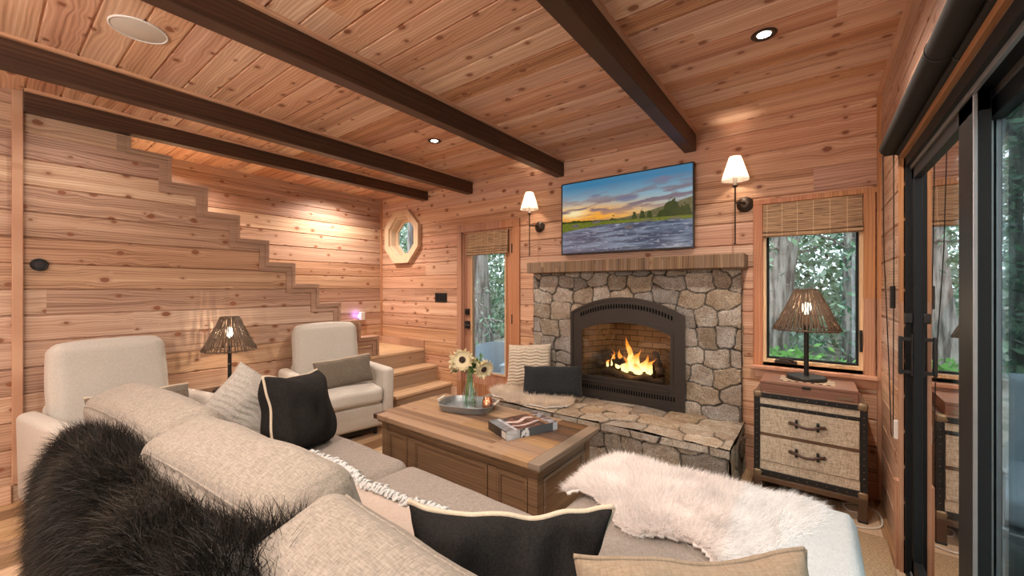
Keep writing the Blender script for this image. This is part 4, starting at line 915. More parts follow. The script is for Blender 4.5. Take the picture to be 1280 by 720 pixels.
def cover_tone(x, y):
    u, v = x/bl+.5, y/bw+.5; n = fnoise(u*7, v*9, 2.)*.5+.5; n2 = fnoise(u*3, v*14, 5.)*.5+.5
    c = Vector((.035, .022, .02)) if .04 < v < .96 else Vector((.02, .02, .022))
    if u < .16: c = Vector((.16, .15, .16))*(0.5+n)
    elif u < .22: c = Vector((.42, .42, .46))*(.6+n*.6)
    elif .22 <= u < .76:
        if abs(v-.62-.1*math.sin(u*12)) < .07: c = Vector((.62, .50, .48))*(.5+n)
        elif abs(v-.30-.06*math.sin(u*9+1)) < .05: c = Vector((.45, .36, .36))*(.5+n)
        elif n > .6: c = Vector((.14, .06, .045))
    elif u < .84: c = Vector((.20, .11, .06))*(.6+n)
    else: c = Vector((.50, .50, .56))*n2 if n > .45 else Vector((.10, .06, .06))
    return c
def cgrid(name, f, nu, nv, tone, parent, mat=None):
    vs, ts = [], []
    for i in range(nu+1):
        for j in range(nv+1): p = f(i/nu, j/nv); vs.append(p); ts.append(tuple(tone(i/nu, j/nv)))
    fs = [[i*(nv+1)+j, (i+1)*(nv+1)+j, (i+1)*(nv+1)+j+1, i*(nv+1)+j+1] for i in range(nu) for j in range(nv)]
    return pyobj(name, vs, fs, mat or M['cover'], parent, False, np.array(ts))
cgrid('front_cover', lambda u, v: (-bl/2+u*bl, -bw/2+v*bw, bh), 90, 56, lambda u, v: cover_tone((u-.5)*bl, (v-.5)*bw), bk)
cgrid('spine', lambda u, v: (-bl/2+u*bl, -bw/2, v*bh), 90, 12, lambda u, v: (Vector((.58, .60, .63))*(.8+.3*fnoise(u*8, v*3)) if u < .20 else Vector((.34, .36, .40)) if u < .25 else Vector((.60, .62, .66)) if (.27 < u < .44 and fnoise(u*14, v*2, 3) > -.05) else Vector((.42, .45, .5)) if u > .9 else Vector((.075, .085, .095))), bk)
def side(u, v): return Vector((.55, .52, .48)) if (.02 < u < .26 and .15 < v < .85) else Vector((.02, .018, .018))
cgrid('case_end', lambda u, v: (-bl/2, -bw/2+u*bw, v*bh), 30, 12, side, bk); cgrid('case_edge', lambda u, v: (bl/2, -bw/2+u*bw, v*bh), 4, 4, lambda u, v: Vector((.05, .05, .06)), bk); cgrid('back_edge', lambda u, v: (-bl/2+u*bl, bw/2, v*bh), 4, 4, lambda u, v: Vector((.05, .05, .06)), bk)
obj('base_board', bx(-bl/2, bl/2, -bw/2, bw/2, 0, .003), M['black'], bk)

# ---- hearth things
o, vs, ix = pillow('throw_pillow', .44, .44, .13, M['knit'], None, n=90, ridges=(105., .013)); o.location = (-2.205, 3.20, HT+.222); o.rotation_euler = (R(-17), R(-4), R(16)); tag(o, 'cream ribbed knit pillow leaning on the stone by the glass door', 'pillow')
o, vs, ix = pillow('lumbar_pillow', .54, .27, .12, M['blackcloth2'], None, n=60, ridges=(200., .003), seed=4); o.location = (-1.86, 3.06, HT+.030+.128); o.rotation_euler = (R(-24), R(-3), R(20)); tag(o, 'black textured lumbar pillow on the white fur at the hearth', 'pillow')
def hs(u, v): 
    x = -2.415+.80*u; y = 2.765+.42*v; e = max(0, (2.79-y)); return (x, y, HT+.014+.006*fnoise(x*9, y*9)-e*.6)
def hin(u, v): 
    a = (u-.5)*2; b = (v-.5)*2; return abs(a)**2.6+abs(b)**2.2 < 1.0+.12*math.sin(u*17)
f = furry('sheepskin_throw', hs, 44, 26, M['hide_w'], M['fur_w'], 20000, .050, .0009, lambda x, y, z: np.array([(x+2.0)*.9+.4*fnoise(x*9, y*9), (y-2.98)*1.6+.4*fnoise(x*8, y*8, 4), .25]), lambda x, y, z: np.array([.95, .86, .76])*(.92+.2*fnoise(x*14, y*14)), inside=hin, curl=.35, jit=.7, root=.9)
tag(f, 'small cream sheepskin lying on the stone hearth under the pillows', 'sheepskin')

# ---- armchairs
def armchair(loc, rz, label, seed):
    t = thing('armchair', label, 'armchair', loc, rz, 'cream armchairs by the stair wall')
    for s in (-1, 1):
        bm = bx(-.30, .385, s*.345-.05, s*.345+.05, .09, .61, bev=.038, seg=5)
        for v in bm.verts:
            if v.co.z > .4: v.co.z += -.02*(v.co.x > .2)+.012*math.sin(v.co.x*4)
            if v.co.z > .5: v.co.y += s*.008
        obj('arm', bm, M['cream'], t, auto=60)
    bm = bx(-.34, .365, -.30, .30, .085, .30, bev=.03, seg=3); obj('seat_base', bm, M['cream'], t, auto=60)
    c = cushion('seat_cushion', .60, .585, .155, M['cream'], t, r=.05, puff=.022, seed=seed); c.location = (.095, 0, .295)
    c = cushion('backrest', .155, .56, .64, M['cream'], t, r=.055, puff=.02, seed=seed+3, amp=.003); c.location = (-.185, 0, .345); c.rotation_euler = (0, R(-7.5), 0)
    bm = bx(-.34, -.25, -.29, .29, .10, .62, bev=.03); obj('back_frame', bm, M['cream'], t, auto=60)
    bm = bx(-.27, .30, -.25, .25, .03, .09, bev=.01); b = obj('plinth', bm, M['black'], t)
    for sx in (-.27, .28):
        for sy in (-.26, .26): obj('foot', lathe(bmesh.new(), [(.016, 0), (.024, .09)], 12, (sx, sy, 0)), M['black'], t, auto=40)
    return t
armchair((-3.50, .575, 0), R(10), 'cream upholstered armchair at the left, behind the sofa', 1.)
armchair((-3.535, 1.98, 0), R(-10), 'cream upholstered armchair in front of the corner stairs', 5.)
o, vs, ix = pillow('lumbar_pillow', .50, .25, .11, M['tweed'], None, n=56, ridges=(210., .003), seed=9); o.location = (-3.335, 1.955, .585); o.rotation_euler = (R(-16), R(-3), R(-10)+R(90)); tag(o, 'grey-brown woven lumbar pillow with cream piping on the armchair by the stairs', 'pillow')
welt([(p[0], p[1], p[2]) for p in edge_path(vs, ix, 56, 'top')], .006, M['piping'], o); welt(edge_path(vs, ix, 56, 'bottom'), .006, M['piping'], o)
o, vs, ix = pillow('lumbar_pillow', .50, .27, .11, M['tweed'], None, n=56, ridges=(120., .005), seed=12); o.location = (-3.255, .60, .575); o.rotation_euler = (R(-16), R(2), R(10)+R(90)); tag(o, 'ribbed brown-grey lumbar pillow with tasselled edge on the left armchair', 'pillow')
welt(edge_path(vs, ix, 56, 'top'), .007, M['piping'], o, 'tassel_edge')

# ---- side table and lamps
stt = thing('side_table', 'small dark wooden side table holding the lamp between the two armchairs', 'side table', (-3.745, 1.235, 0))
obj('tabletop', bx(-.20, .20, -.19, .19, .485, .515, bev=.005), M['smalltable'], stt)
for sx in (-1, 1):
    for sy in (-1, 1): obj('leg', bx(sx*.17-.018, sx*.17+.018, sy*.16-.018, sy*.16+.018, 0, .486, bev=.003), M['smalltable'], stt)
obj('shelf', bx(-.17, .17, -.16, .16, .16, .178), M['smalltable'], stt); obj('apron', ringprism(bmesh.new(), rect(-.175, .175, -.165, .165), rect(-.16, .16, -.15, .15), 'z', .43, .486), M['smalltable'], stt)
def table_lamp(loc, label, rz=0):
    t = thing('table_lamp', label, 'lamp', loc, rz, 'dark wicker-shade table lamps')
    obj('base', lathe(bmesh.new(), [(.001, 0), (.104, 0), (.108, .004), (.108, .020), (.102, .026), (.001, .027)], 40), M['black'], t, auto=40)
    obj('stem', tube(bmesh.new(), [(0, 0, .02), (0, 0, .36)], .0135, 16), M['black'], t, auto=40)
    obj('switch', tube(bmesh.new(), [(0, -.012, .215), (0, -.022, .215)], .006, 10), M['brass'], t, auto=40)
    obj('socket', tube(bmesh.new(), [(0, 0, .36), (0, 0, .42)], .018, 14), M['brass'], t, auto=40)
    obj('bulb', lathe(bmesh.new(), [(.002, .42), (.013, .43), (.026, .462), (.024, .485), (.012, .502), (.001, .505)], 16), M['bulb'], t, smooth=True)
    h0, h1, r0, r1 = .325, .585, .182, .060; N = 50; bm = bmesh.new(); rnd = random.Random(int(abs(loc[0])*100))
    rad = lambda h: r0+(r1-r0)*((h-h0)/(h1-h0))**.93
    for k in range(N):
        a = 2*math.pi*k/N+rnd.uniform(-.03, .03); pts = []; rr = []
        for i in range(9):
            h = h0+(h1-h0)*i/8; q = rad(h)+rnd.uniform(-.003, .003); aa = a+rnd.uniform(-.012, .012); pts.append((q*math.cos(aa), q*math.sin(aa), h-(0.008*rnd.random() if i == 0 else 0))); rr.append(rnd.uniform(.0035, .0075)*(.55+.45*rad(h)/r0))
        tube(bm, pts, rr, 5)
    for k in range(110):
        a = rnd.uniform(0, 6.283); h = rnd.uniform(h0+.01, h1-.01); L = rnd.uniform(.10, .30); n = 4; tube(bm, [((rad(h)+.004*(-1)**i)*math.cos(a+L*i/n), (rad(h)+.004*(-1)**i)*math.sin(a+L*i/n), h+rnd.uniform(-.003, .003)) for i in range(n+1)], .0024, 4)
    for h, r in ((h0+.003, .005), (h1-.002, .0055), (h0+.10, .0028), (h0+.18, .0028)):
        n = 40; tube(bm, [(rad(h)*math.cos(2*math.pi*k/n), rad(h)*math.sin(2*math.pi*k/n), h+.002*math.sin(k*3.)) for k in range(n+1)], r, 5)
    obj('lamp_shade', bm, M['cane'], t, smooth=True)
    bm = bmesh.new()
    for k in range(3): a = k*2.094; tube(bm, [(0, 0, .42), (.03*math.cos(a), .03*math.sin(a), .50), (r1*math.cos(a), r1*math.sin(a), h1-.004)], .002, 5)
    obj('harp', bm, M['black'], t)
    light('lamp_light', 'POINT', (loc[0], loc[1], loc[2]+.465), LAMP_E, (1, .74, .50), size=.030)
table_lamp((-3.72, 1.205, .515), 'dark wicker-shade table lamp on the side table between the armchairs', 1.)

# ---- trunk chest with box and lamp
ch = thing('trunk_chest', 'burlap-covered two-drawer trunk chest with dark straps below the picture window', 'chest of drawers')
CX0, CX1, CY0, CY1 = -.312, .233, 3.01, 3.375
obj('carcass', bx(CX0+.004, CX1-.004, CY0+.006, CY1, .135, .66), M['burlap'], ch)
obj('trunk_lid', bx(CX0+.002, CX1-.002, CY0+.002, CY1, .655, .670, bev=.004), M['walnut'], ch)
for (x0, x1, z0, z1, nm) in ((CX0+.03, CX1-.03, .595, .632, 'lid_band'), (CX0+.03, CX1-.03, .178, .232, 'lower_band')): obj(nm, bx(x0, x1, CY0+.001, CY0+.007, z0, z1), M['burlap'], ch)
for (z0, z1, lab) in ((.412, .572, None), (.236, .393, None)):
    d = obj('drawer', bx(CX0+.032, CX1-.032, CY0-.004, CY0+.02, z0, z1, bev=.003), M['burlap'], ch); zc = (z0+z1)/2+.01; xc = (CX0+CX1)/2
    pts = [(xc-.088, CY0-.008, zc), (xc-.055, CY0-.018, zc-.001), (xc-.03, CY0-.030, zc-.010), (xc, CY0-.033, zc-.013), (xc+.03, CY0-.030, zc-.010), (xc+.055, CY0-.018, zc-.001), (xc+.088, CY0-.008, zc)]
    bm = tube(bmesh.new(), pts, [.011, .009, .0085, .0085, .0085, .009, .011], 8)
    for v in bm.verts: pass
    h = obj('handle', bm, M['leather'], d, smooth=True)
    for s in (-1, 1):
        obj('bracket', bx(xc+s*.052-.007, xc+s*.052+.007, CY0-.024, CY0-.002, zc-.026, zc+.024, bev=.003), M['black'], h)
        obj('rivet', lathe(bmesh.new(), [(.001, -.004), (.006, -.003), (.007, .004)], 10, (xc+s*.088, CY0-.014, zc)), M['brass'], h)
obj('drawer_divider', bx(CX0+.03, CX1-.03, CY0-.002, CY0+.008, .395, .410), M['smalltable'], ch)
sm = M['black']; strap = lambda *a: obj('strap', bx(*a, bev=.002), sm, ch)
strap(CX0-.003, CX0+.030, CY0-.006, CY0+.010, .14, .665); strap(CX1-.030, CX1+.003, CY0-.006, CY0+.010, .14, .665)
strap(CX0, CX1, CY0-.005, CY0+.010, .634, .664); strap(CX0+.03, CX1-.03, CY0-.005, CY0+.008, .575, .592); strap(CX0, CX1, CY0-.005, CY0+.010, .143, .176)
strap(CX1-.006, CX1+.003, CY0, CY0+.035, .14, .665); strap(CX1-.006, CX1+.003, CY1-.035, CY1, .14, .665); strap(CX1-.006, CX1+.003, CY0, CY1, .14, .17); strap(CX0-.003, CX0+.006, CY0, CY1, .14, .17)
bm = bmesh.new()
def nail(x, z): bmesh.ops.create_uvsphere(bm, u_segments=6, v_segments=4, radius=.0032, matrix=Matrix.Translation((x, CY0-.006, z)))
for i in range(13):
    z = .175+.46*i/12
    nail(CX0+.013, z); nail(CX1-.013, z)
for i in range(11): x = CX0+.04+(CX1-CX0-.08)*i/10; nail(x, .649); nail(x, .583); nail(x, .159)
o = obj('nail_heads', bm, M['brass'], ch, smooth=True); o['kind'] = 'stuff'
for x in (CX0, CX1):
    for z in (.655, .155):
        s = 1 if x == CX0 else -1
        bm = bx(min(x-s*.006, x+s*.040), max(x-s*.006, x+s*.040), CY0-.010, CY0+.035, z-.022, z+.020, bev=.010, seg=3); obj('corner_cap', bm, M['brass'], ch, auto=60)
obj('base_rail', bx(CX0-.004, CX1+.004, CY0-.008, CY1, .104, .138, bev=.004), M['smalltable'], ch)
for x in (CX0-.002, CX1-.038):
    for y in (CY0-.006, CY1-.045):
        l = obj('leg', bx(x, x+.040, y, y+.040, 0, .106, bev=.004), M['smalltable'], ch); obj('ferrule', bx(x-.002, x+.042, y-.002, y+.042, 0, .014, bev=.003), M['black'], l)
rebase(ch, (-.04, 3.19, 0))
gb = thing('game_box', 'flat reddish wooden chessboard box on top of the trunk chest', 'game box', (-.043, 3.20, .670))
obj('box_body', bx(-.240, .240, -.16, .155, 0, .048, bev=.002), M['walnut'], gb); obj('lid', bx(-.242, .242, -.162, .157, .050, .066, bev=.002), M['walnut'], gb)
bm = bmesh.new(); bm2 = bmesh.new()
for i in range(14):
    for j in range(8):
        x = -.14+i*.02; y = -.085+j*.02; box(bm if (i+j) % 2 else bm2, x, x+.0195, y, y+.0195, .0655, .0682)
sq = obj('light_squares', bm, plain('maple', (.72, .60, .45), .4), gb); sq2 = obj('dark_squares', bm2, M['smalltable'], gb)
for x_ in (sq, sq2): x_['kind'] = 'stuff'
obj('clasp', bx(-.022, .022, -.166, -.160, .038, .056, bev=.003), M['black'], gb); obj('maker_plate', bx(.15, .22, -.1625, -.1595, .006, .020), M['brass'], gb)
table_lamp((-.046, 3.235, .736), 'dark wicker-shade table lamp on the wooden box in front of the window', 2.)
pc = [(.10, 3.33, .30), (.09, 3.385, .05), (.04, 3.30, .006), (-.06, 3.12, .006), (-.02, 2.98, .006), (.08, 2.935, .019), (.20, 2.94, .006), (.285, 3.0, .006), (.305, 3.12, .006), (.28, 3.22, .006), (.20, 3.24, .006), (.14, 3.20, .006), (.16, 3.12, .006), (.22, 3.13, .006)]
P = [Vector(p) for p in pc]; sm_ = []
for i in range(len(P)-1):
    a, b, c, d = P[max(0, i-1)], P[i], P[i+1], P[min(len(P)-1, i+2)]
    for k in range(6):
        t_ = k/6; sm_.append(.5*((2*b)+(-a+c)*t_+(2*a-5*b+4*c-d)*t_*t_+(-a+3*b-3*c+d)*t_**3))
for p_ in sm_: p_.z = max(p_.z, .0055 if p_.y > 2.9 else .017)
tag(obj('power_cord', tube(bmesh.new(), sm_, .0042, 8), M['cord'], smooth=True), 'white power cord looping on the floor under the trunk chest', 'cord')

# ---- sectional sofa
so = thing('sectional_sofa', 'beige linen sectional sofa with chaise in the foreground', 'sofa')
LA = M['linen2']
obj('seat_base', bx(-2.46, .10, .30, 1.28, .05, .29, bev=.03, seg=3), LA, so, auto=60); obj('chaise_base', bx(-.80, .10, 1.20, 1.90, .05, .29, bev=.03, seg=3), LA, so, auto=60)
bm = bx(-2.60, .13, .195, .345, .05, .735, bev=.05, seg=4); obj('back_frame', bm, LA, so, auto=60)
bm = bx(-2.665, -2.44, .20, 1.30, .05, .615, bev=.05, seg=5); obj('arm', bm, M['linen'], so, auto=60)
for (x0, x1, y0, y1, sd) in ((-2.435, -1.648, .46, 1.33, 1.), (-1.640, -.832, .46, 1.33, 2.), (-.824, .12, .46, 1.955, 3.)):
    c = cushion('seat_cushion', x1-x0, y1-y0, .165, LA, so, r=.055, puff=.022, n=26, seed=sd*5, amp=.005); c.location = ((x0+x1)/2, (y0+y1)/2, .285)
for x in (-2.55, -.6, .05):
    for y in (.22, 1.2): obj('foot', bx(x-.03, x+.03, y-.03, y+.03, 0, .055), M['smalltable'], so)
def back_cushion(xc, w, yb, rz, sd, lean=19, zt=.47, th=.20):
    c = cushion('back_cushion', w, th, zt, M['linen'], so, r=.06, puff=.022, n=30, seed=sd, amp=.007); c.location = (xc, yb, .44); c.rotation_euler = (R(lean), 0, rz)
    # flanged seams following the front and back upper edges
    for sy in (-1, 1):
        pts = []
        for i in range(25):
            u = -1+2*i/24; x = u*(w/2-.028); pts.append((x, sy*(th/2-.020+.018*(1-u*u)*.7), zt+.030*(1-u*u)*(1-.5)-.014-.03*abs(u)**10))
        snapped = []
        for p in pts:
            ok_, q, n_, _ = c.closest_point_on_mesh(Vector(p)); snapped.append(q+n_*.0005)
        welt(snapped, .0030, M['linen'], c, 'piping')
    return c
back_cushion(-2.10, .82, .535, R(5), 3., th=.22); back_cushion(-1.265, .82, .555, R(4), 11., zt=.475, th=.22); back_cushion(-.475, .70, .50, R(-3), 23., zt=.475, th=.22)
rebase(so, (-1.25, .75, 0))

def put(o, loc, rot, label, cat='pillow', group=None):
    o.location = loc; o.rotation_euler = rot; return tag(o, label, cat, group)
o, vs, ix = pillow('throw_pillow', .50, .50, .16, M['knit2'], None, n=96, ridges=(105., .012), seed=2.); put(o, (-2.37, .86, .60), (R(-24), R(36), R(56)), 'chunky grey rope-knit pillow leaning in the left corner of the sofa')
o, vs, ix = pillow('throw_pillow', .41, .42, .25, M['blackcloth'], None, n=50, wr=.012, seed=7., pinch=.30); put(o, (-2.21, 1.03, .665), (R(-14), R(6), R(116)), 'round-looking black denim pillow with cream piping beside the knit pillow')
for e in ('left', 'top'): welt(edge_path(vs, ix, 50, e), .0065, M['piping'], o)
o, vs, ix = pillow('throw_pillow', .55, .36, .16, M['blackcloth'], None, n=60, wr=.024, seed=15., pinch=.34); put(o, (-.655, .845, .555), (R(-14), R(1), R(36)), 'black denim pillow with cream piping between the back cushions and the chaise')
welt(edge_path(vs, ix, 60, 'top'), .0085, M['piping'], o); welt(edge_path(vs, ix, 60, 'right'), .006, M['piping'], o)
o, vs, ix = pillow('throw_pillow', .50, .40, .17, M['tan'], None, n=60, wr=.012, seed=25., pinch=.26); put(o, (-.185, .895, .560), (R(-16), R(-1.5), R(36)), 'tan suede pillow nearest the viewer at the bottom of the picture')
welt(edge_path(vs, ix, 60, 'top'), .0055, M['tan'], o); welt(edge_path(vs, ix, 60, 'right'), .0055, M['tan'], o)

# fringed throw
vs, fs = [], []; nu, nv = 90, 34
for i in range(nu+1):
    for j in range(nv+1):
        u, v = i/nu, j/nv; x = -2.02+.98*u; y = .70+.30*v+.02*math.sin(u*9); z = .472+.052*max(0, fnoise(x*5, y*3, 1.)+.45)*(1-.25*v)+.018*abs(fnoise(x*16, y*7, 4.)); vs.append((x+.015*fnoise(x*4, y*9, 9), y, z+.055*(1-v)**2))
fs = [[i*(nv+1)+j, (i+1)*(nv+1)+j, (i+1)*(nv+1)+j+1, i*(nv+1)+j+1] for i in range(nu) for j in range(nv)]
th = pyobj('throw_blanket', vs, fs, M['throw']); md = th.modifiers.new('solid', 'SOLIDIFY'); md.thickness = .008; md.offset = -1
tag(th, 'pale pink throw blanket with knotted fringe on the sofa seat', 'blanket')
bm = bmesh.new(); rnd = random.Random(6)
for i in range(nu+1):
    for k in range(3):
        p = Vector(vs[i*(nv+1)+nv])+Vector((rnd.uniform(-.005, .005), rnd.uniform(-.02, .006), rnd.uniform(.0, .012))); q = p+Vector((rnd.uniform(-.014, .014), rnd.uniform(.02, .045), rnd.uniform(-.004, .004))); q.z = max(q.z, .478)
        tube(bm, [p, (p+q)/2+Vector((0, 0, .010)), q], [.0045, .006, .003], 5)
        if k == 0: bmesh.ops.create_icosphere(bm, subdivisions=1, radius=.0085, matrix=Matrix.Translation(p))
o = obj('fringe', bm, M['fringe'], th, smooth=True); o['kind'] = 'stuff'

# white plush throw and white fur on the chaise
vs = []; nu, nv = 30, 50
def pl(u, v):
    y = .95+1.03*v; q = u*.36; x = -.10+q; z = .476+.022*(1-((x+.35)/.5)**2*.5)
    if x > .095: z -= (x-.095)*1.0+max(0, x-.13)*3.; x = .095+(x-.095)*.45
    if y > 1.93: z -= (y-1.93)*1.5; y = 1.93+(y-1.93)*.6
    return (x+.004*fnoise(u*6, v*9), y, z+.004*fnoise(u*5, v*7, 3))
vs = [pl(i/nu, j/nv) for i in range(nu+1) for j in range(nv+1)]; fs = [[i*(nv+1)+j, (i+1)*(nv+1)+j, (i+1)*(nv+1)+j+1, i*(nv+1)+j+1] for i in range(nu) for j in range(nv)]
th = pyobj('plush_throw', vs, fs, M['plush']); md = th.modifiers.new('solid', 'SOLIDIFY'); md.thickness = .012; md.offset = 1
tag(th, 'smooth white plush throw over the right edge of the chaise', 'blanket')
def ws(u, v):
    x = -.835+.905*u; y = 1.20+.80*v; z = .488+.010*fnoise(x*4, y*4)+.012*fnoise(x*9, y*9, 2)
    if y > 1.93: z -= (y-1.93)*1.6
    if x < -.80: z -= (-.80-x)*.6
    return (x, y, z)
def win(u, v):
    a = (u-.5)*2; b = (v-.5)*2
    if v < .22+.25*max(0, .55-u)+.06*math.sin(u*14)-.30*max(0, u-.55): return False
    return abs(a)**3.5+abs(b)**4 < 1.0 and u < .93-.35*max(0,.75-v)
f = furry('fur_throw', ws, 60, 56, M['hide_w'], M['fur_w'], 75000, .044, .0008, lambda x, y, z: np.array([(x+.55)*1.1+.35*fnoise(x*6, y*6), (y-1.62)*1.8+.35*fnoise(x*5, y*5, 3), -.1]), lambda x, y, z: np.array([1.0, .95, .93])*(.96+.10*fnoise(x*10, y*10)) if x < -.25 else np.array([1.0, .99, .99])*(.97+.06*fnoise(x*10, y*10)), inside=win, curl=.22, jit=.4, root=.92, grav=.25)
tag(f, 'long-haired white fur throw draped over the chaise end', 'fur throw')
# black fur over the sofa back
def bs(u, v):
    x = -2.57+2.03*u; top = .765+.03*u-.14*max(0, .12-u)/.12-.045*max(0, 1-u/.35); hump = .075*math.exp(-((x+.82)/.16)**2)+.03*math.exp(-((x+1.9)/.3)**2)
    P = [(.43, top-.03), (.36, top+.01), (.28, top+.022), (.205, top-.0), (.170, top-.07), (.165, top-.25), (.160, top-.50), (.155, .05)]
    q = v*(len(P)-1); i = min(len(P)-2, int(q)); f_ = q-i; y = P[i][0]*(1-f_)+P[i+1][0]*f_; z = P[i][1]*(1-f_)+P[i+1][1]*f_
    z += hump*max(0, 1-v*1.5)+.012*fnoise(x*6, v*5); y += -.012*fnoise(x*5, v*4, 2)-.01
    return (x, y, z)
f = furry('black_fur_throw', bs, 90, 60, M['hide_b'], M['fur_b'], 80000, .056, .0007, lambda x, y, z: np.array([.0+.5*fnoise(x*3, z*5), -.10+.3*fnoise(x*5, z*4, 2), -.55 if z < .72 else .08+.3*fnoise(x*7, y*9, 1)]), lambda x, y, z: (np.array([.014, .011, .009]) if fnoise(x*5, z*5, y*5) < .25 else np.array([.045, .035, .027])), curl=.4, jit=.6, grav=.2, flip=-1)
tag(f, 'long-haired black fur throw hanging over the back of the sofa', 'fur throw')

# ------------------------------------------------------------------ OUTSIDE
GZ = -.30
def gh(x, y): return GZ+max(0, y-5)*.07+.10*fnoise(x*.4, y*.4)
vs = []; n = 40
for i in range(n+1):
    for j in range(n+1):
        x = -26+44*i/n; y = 3.60+24*j/n; vs.append((x, y, gh(x, y)))
struct(pyobj('forest_ground', vs, [[i*(n+1)+j, (i+1)*(n+1)+j, (i+1)*(n+1)+j+1, i*(n+1)+j+1] for i in range(n) for j in range(n)], M['ground']))
struct(obj('deck_terrace', bx(.50, 3.4, -3.5, 3.55, -.12, -.06), M['deck']))
struct(obj('forest_ground', bx(3.4, 18, -8, 3.6, -.6, -.45), M['ground']))
def leafcloud(name, N, sampler, colf, size, mat, parent=None, seed=1):
    rng = np.random.default_rng(seed); C = sampler(rng, N); d = rng.normal(0, 1, (N, 3)); d /= np.linalg.norm(d, axis=1)[:, None]; e = np.cross(d, rng.normal(0, 1, (N, 3))); e /= np.linalg.norm(e, axis=1)[:, None]
    s = rng.uniform(size[0], size[1], N)[:, None]; Vx = np.stack([C-d*s, C+e*s*.42, C+d*s, C-e*s*.42], 1).reshape(-1, 3); F = np.arange(4*N).reshape(-1, 4)
    T = np.repeat(colf(rng, C), 4, axis=0); return pyobj(name, Vx, F, mat, parent, False, T)
GR = np.array([(.10, .20, .11), (.17, .28, .17), (.28, .40, .29), (.07, .13, .09), (.38, .47, .40), (.22, .30, .25)])*1.25
def gcol(rng, C): 
    c = GR[rng.integers(0, len(GR), len(C))]*rng.uniform(.6, 1.25, len(C))[:, None]; return c
def samp(rng, N):
    y = rng.uniform(8.5, 17, N); x = rng.uniform(-1.7, 1., N)*y*1.0-1.0; z = GZ+rng.random(N)**1.05*7.5; k = np.sin(x*1.7)*np.cos(y*1.1+x)+rng.normal(0, .7, N); keep = (k > -.9) | (z < 1.5)
    z = np.where(keep, z, GZ+rng.random(N)*2); return np.stack([x, y, z], 1)
tag(leafcloud('bush_thicket', 130000, samp, gcol, (.05, .13), M['foliage'], seed=2), 'dense green forest foliage behind the tree trunks outside the windows', 'foliage', kind='stuff')
def samp2(rng, N): return np.stack([rng.uniform(5.5, 10, N), rng.uniform(-8, 22, N), GZ+rng.random(N)**1.2*6.5], 1)
tag(leafcloud('woodland_bush', 34000, samp2, lambda r, C: gcol(r, C)*np.array([1.05, 1.25, .95]), (.06, .16), M['foliage'], seed=4), 'green woodland foliage outside the sliding glass door', 'foliage', kind='stuff')
def tree(x, y, r, h, lean, label, group=None, branches=10, fol=500, seed=0, z=None):
    rnd = random.Random(seed); t = thing('forest_tree', label, 'tree', (x, y, (gh(x, y) if z is None else z)), 0, group)
    pts = [(lean[0]*q*h+.04*math.sin(q*7+seed), lean[1]*q*h, -.1+h*q) for q in [i/14 for i in range(15)]]; bm = bmesh.new(); tube(bm, pts, [r*(1.35 if i == 0 else 1.08 if i == 1 else 1-.035*i) for i in range(15)], 22)
    o = obj('trunk', bm, M['bark'], t, smooth=True); wob(o, r*.12, 3/r*.4, seed)
    bm = bmesh.new(); tips = []
    for k in range(branches):
        zz = rnd.uniform(.8, h*.9); a = rnd.uniform(0, 6.283); L = rnd.uniform(.9, 2.2); c = Vector((lean[0]*zz, lean[1]*zz, zz)); p = [c]
        for i in range(1, 6): q = i/5; p.append(c+Vector((math.cos(a+.3*q), math.sin(a+.3*q), .15-.55*q))*L*q)
        tube(bm, p, [.028*(1-.16*i) for i in range(6)], 6); tips += p[1:]
        for i in range(2, 6):
            for s in (-1, 1):
                d = Vector((math.cos(a+s*1.1), math.sin(a+s*1.1), rnd.uniform(-.5, .3)))*rnd.uniform(.25, .5); tube(bm, [p[i], p[i]+d*.5+Vector((0, 0, .03)), p[i]+d], [.008, .006, .002], 4); tips.append(p[i]+d*.7)
    obj('branches', bm, M['bark'], t, smooth=True)
    T = np.array([tuple(p) for p in tips])
    def sm(rng, N): return T[rng.integers(0, len(T), N)]+rng.normal(0, .14, (N, 3))
    leafcloud('foliage', fol, sm, gcol, (.03, .07), M['foliage'], t, seed)
tree(-5.55, 6.1, .34, 7, (-.01, 0), 'massive straight redwood trunk filling the left of the glass door pane', branches=3, fol=300, seed=1)
tree(-.62, 7.2, .20, 7, (.13, 0), 'large leaning tree trunk seen through the picture window behind the lamp', branches=16, fol=1600, seed=2)
tree(.55, 9.0, .16, 7, (0, 0), 'slim upright tree at the right side of the picture window', branches=12, fol=1400, seed=3)
tree(-5.0, 8.9, .12, 7, (.01, 0), 'thin trunk right of the redwood through the glass door', branches=8, fol=900, seed=4)
for i, (x, y, r) in enumerate(((-8.6, 6.9, .11), (-9.2, 8.4, .15), (-8.1, 8.9, .10))): tree(x, y, r, 7, (.01*i, 0), ['narrow grey tree trunk nearest the octagonal window', 'thicker trunk standing back on the left through the octagonal window', 'slimmest trunk standing back on the right through the octagonal window'][i], 'trunks beyond the octagonal window', 5, 500, 5+i)
tree(2.75, 10.6, .16, 7, (-.02, 0), 'tree with bright leaves outside the sliding door at the right edge', branches=14, fol=2600, seed=9)
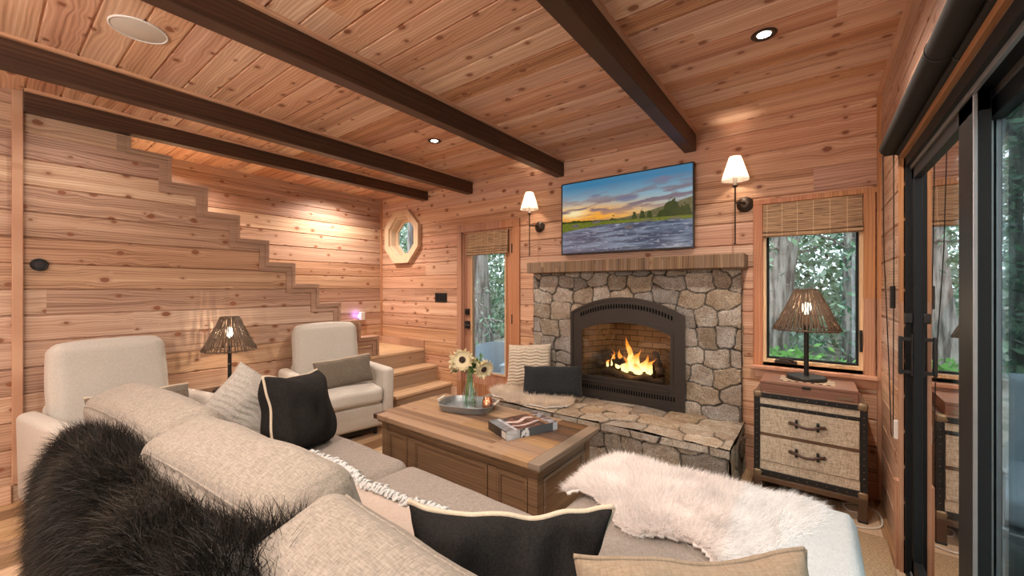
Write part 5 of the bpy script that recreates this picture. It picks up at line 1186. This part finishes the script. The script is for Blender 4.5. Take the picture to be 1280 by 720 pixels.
def fern(x, y, seed, label, s=1.):
    rnd = random.Random(seed); t = thing('fern_bush', label, 'bush', (x, y, gh(x, y)), 0, 'low green bushes outside the picture window'); bm = bmesh.new()
    for k in range(7): a = rnd.uniform(0, 6.28); tube(bm, [(0, 0, 0), (.15*math.cos(a)*s, .15*math.sin(a)*s, .35*s), (.4*math.cos(a)*s, .4*math.sin(a)*s, .5*s)], .008, 5)
    obj('stems', bm, M['stem'], t)
    leafcloud('foliage', 700, lambda rng, N: np.stack([rng.normal(0, .28*s, N), rng.normal(0, .28*s, N), rng.uniform(.05, .62*s, N)], 1), lambda rng, C: np.array([(.20, .42, .12)])*rng.uniform(.6, 1.4, len(C))[:, None], (.03, .07), M['foliage'], t, seed)
fern(-.50, 6.1, 1, 'low bright green bush at the bottom left of the picture window', 1.3); fern(-.05, 6.3, 2, 'low bright green bush behind the lamp base outside the picture window', 1.1)
# pale garden chair beyond the glass door, grey lounge chair on the deck
gc = thing('garden_chair', 'pale blue-grey garden chair with curved back outside the glass door', 'chair', (-3.62, 4.35, gh(-3.62, 4.35)-.02), R(200))
bm = bmesh.new(); n = 12
pr = [(.30*math.cos(R(200)+R(140)*i/n)*1.0, .28*math.sin(R(200)+R(140)*i/n)) for i in range(n+1)]
for a, b in zip(pr, pr[1:]):
    m_ = ((a[0]+b[0])/2, (a[1]+b[1])/2); hgt = .86-.6*m_[0]**2; prism(bm, [a, b, (b[0]*1.06, b[1]*1.06), (a[0]*1.06, a[1]*1.06)], 'z', .40, hgt)
obj('backrest', bm, M['adk'], gc, auto=60); obj('seat', bx(-.28, .28, -.24, .26, .38, .42, bev=.015), M['adk'], gc)
for sx in (-.24, .24):
    obj('armrest', bx(sx-.05, sx+.05, -.24, .28, .60, .625, bev=.01), M['adk'], gc)
    for sy in (-.2, .24): obj('leg', bx(sx-.025, sx+.025, sy-.025, sy+.025, 0, .61, bev=.004), M['adk'], gc)
lc = thing('lounge_chair', 'grey cushioned lounge chair on the deck outside the sliding door', 'chair', (.95, 2.95, -.06), R(-20))
c = cushion('seat_cushion', .62, .62, .14, M['adk'], lc, r=.04); c.location = (0, 0, .34)
c = cushion('back_cushion', .62, .14, .5, M['adk'], lc, r=.04); c.location = (0, .32, .42); c.rotation_euler = (R(-12), 0, 0)
obj('frame', bx(-.33, .33, -.33, .38, .28, .33, bev=.01), M['framegrey'], lc)
for sx in (-.30, .30):
    obj('armrest', bx(sx-.03, sx+.03, -.33, .36, .56, .585, bev=.01), M['framegrey'], lc)
    for sy in (-.30, .34): obj('leg', bx(sx-.02, sx+.02, sy-.02, sy+.02, 0, .57, bev=.004), M['framegrey'], lc)
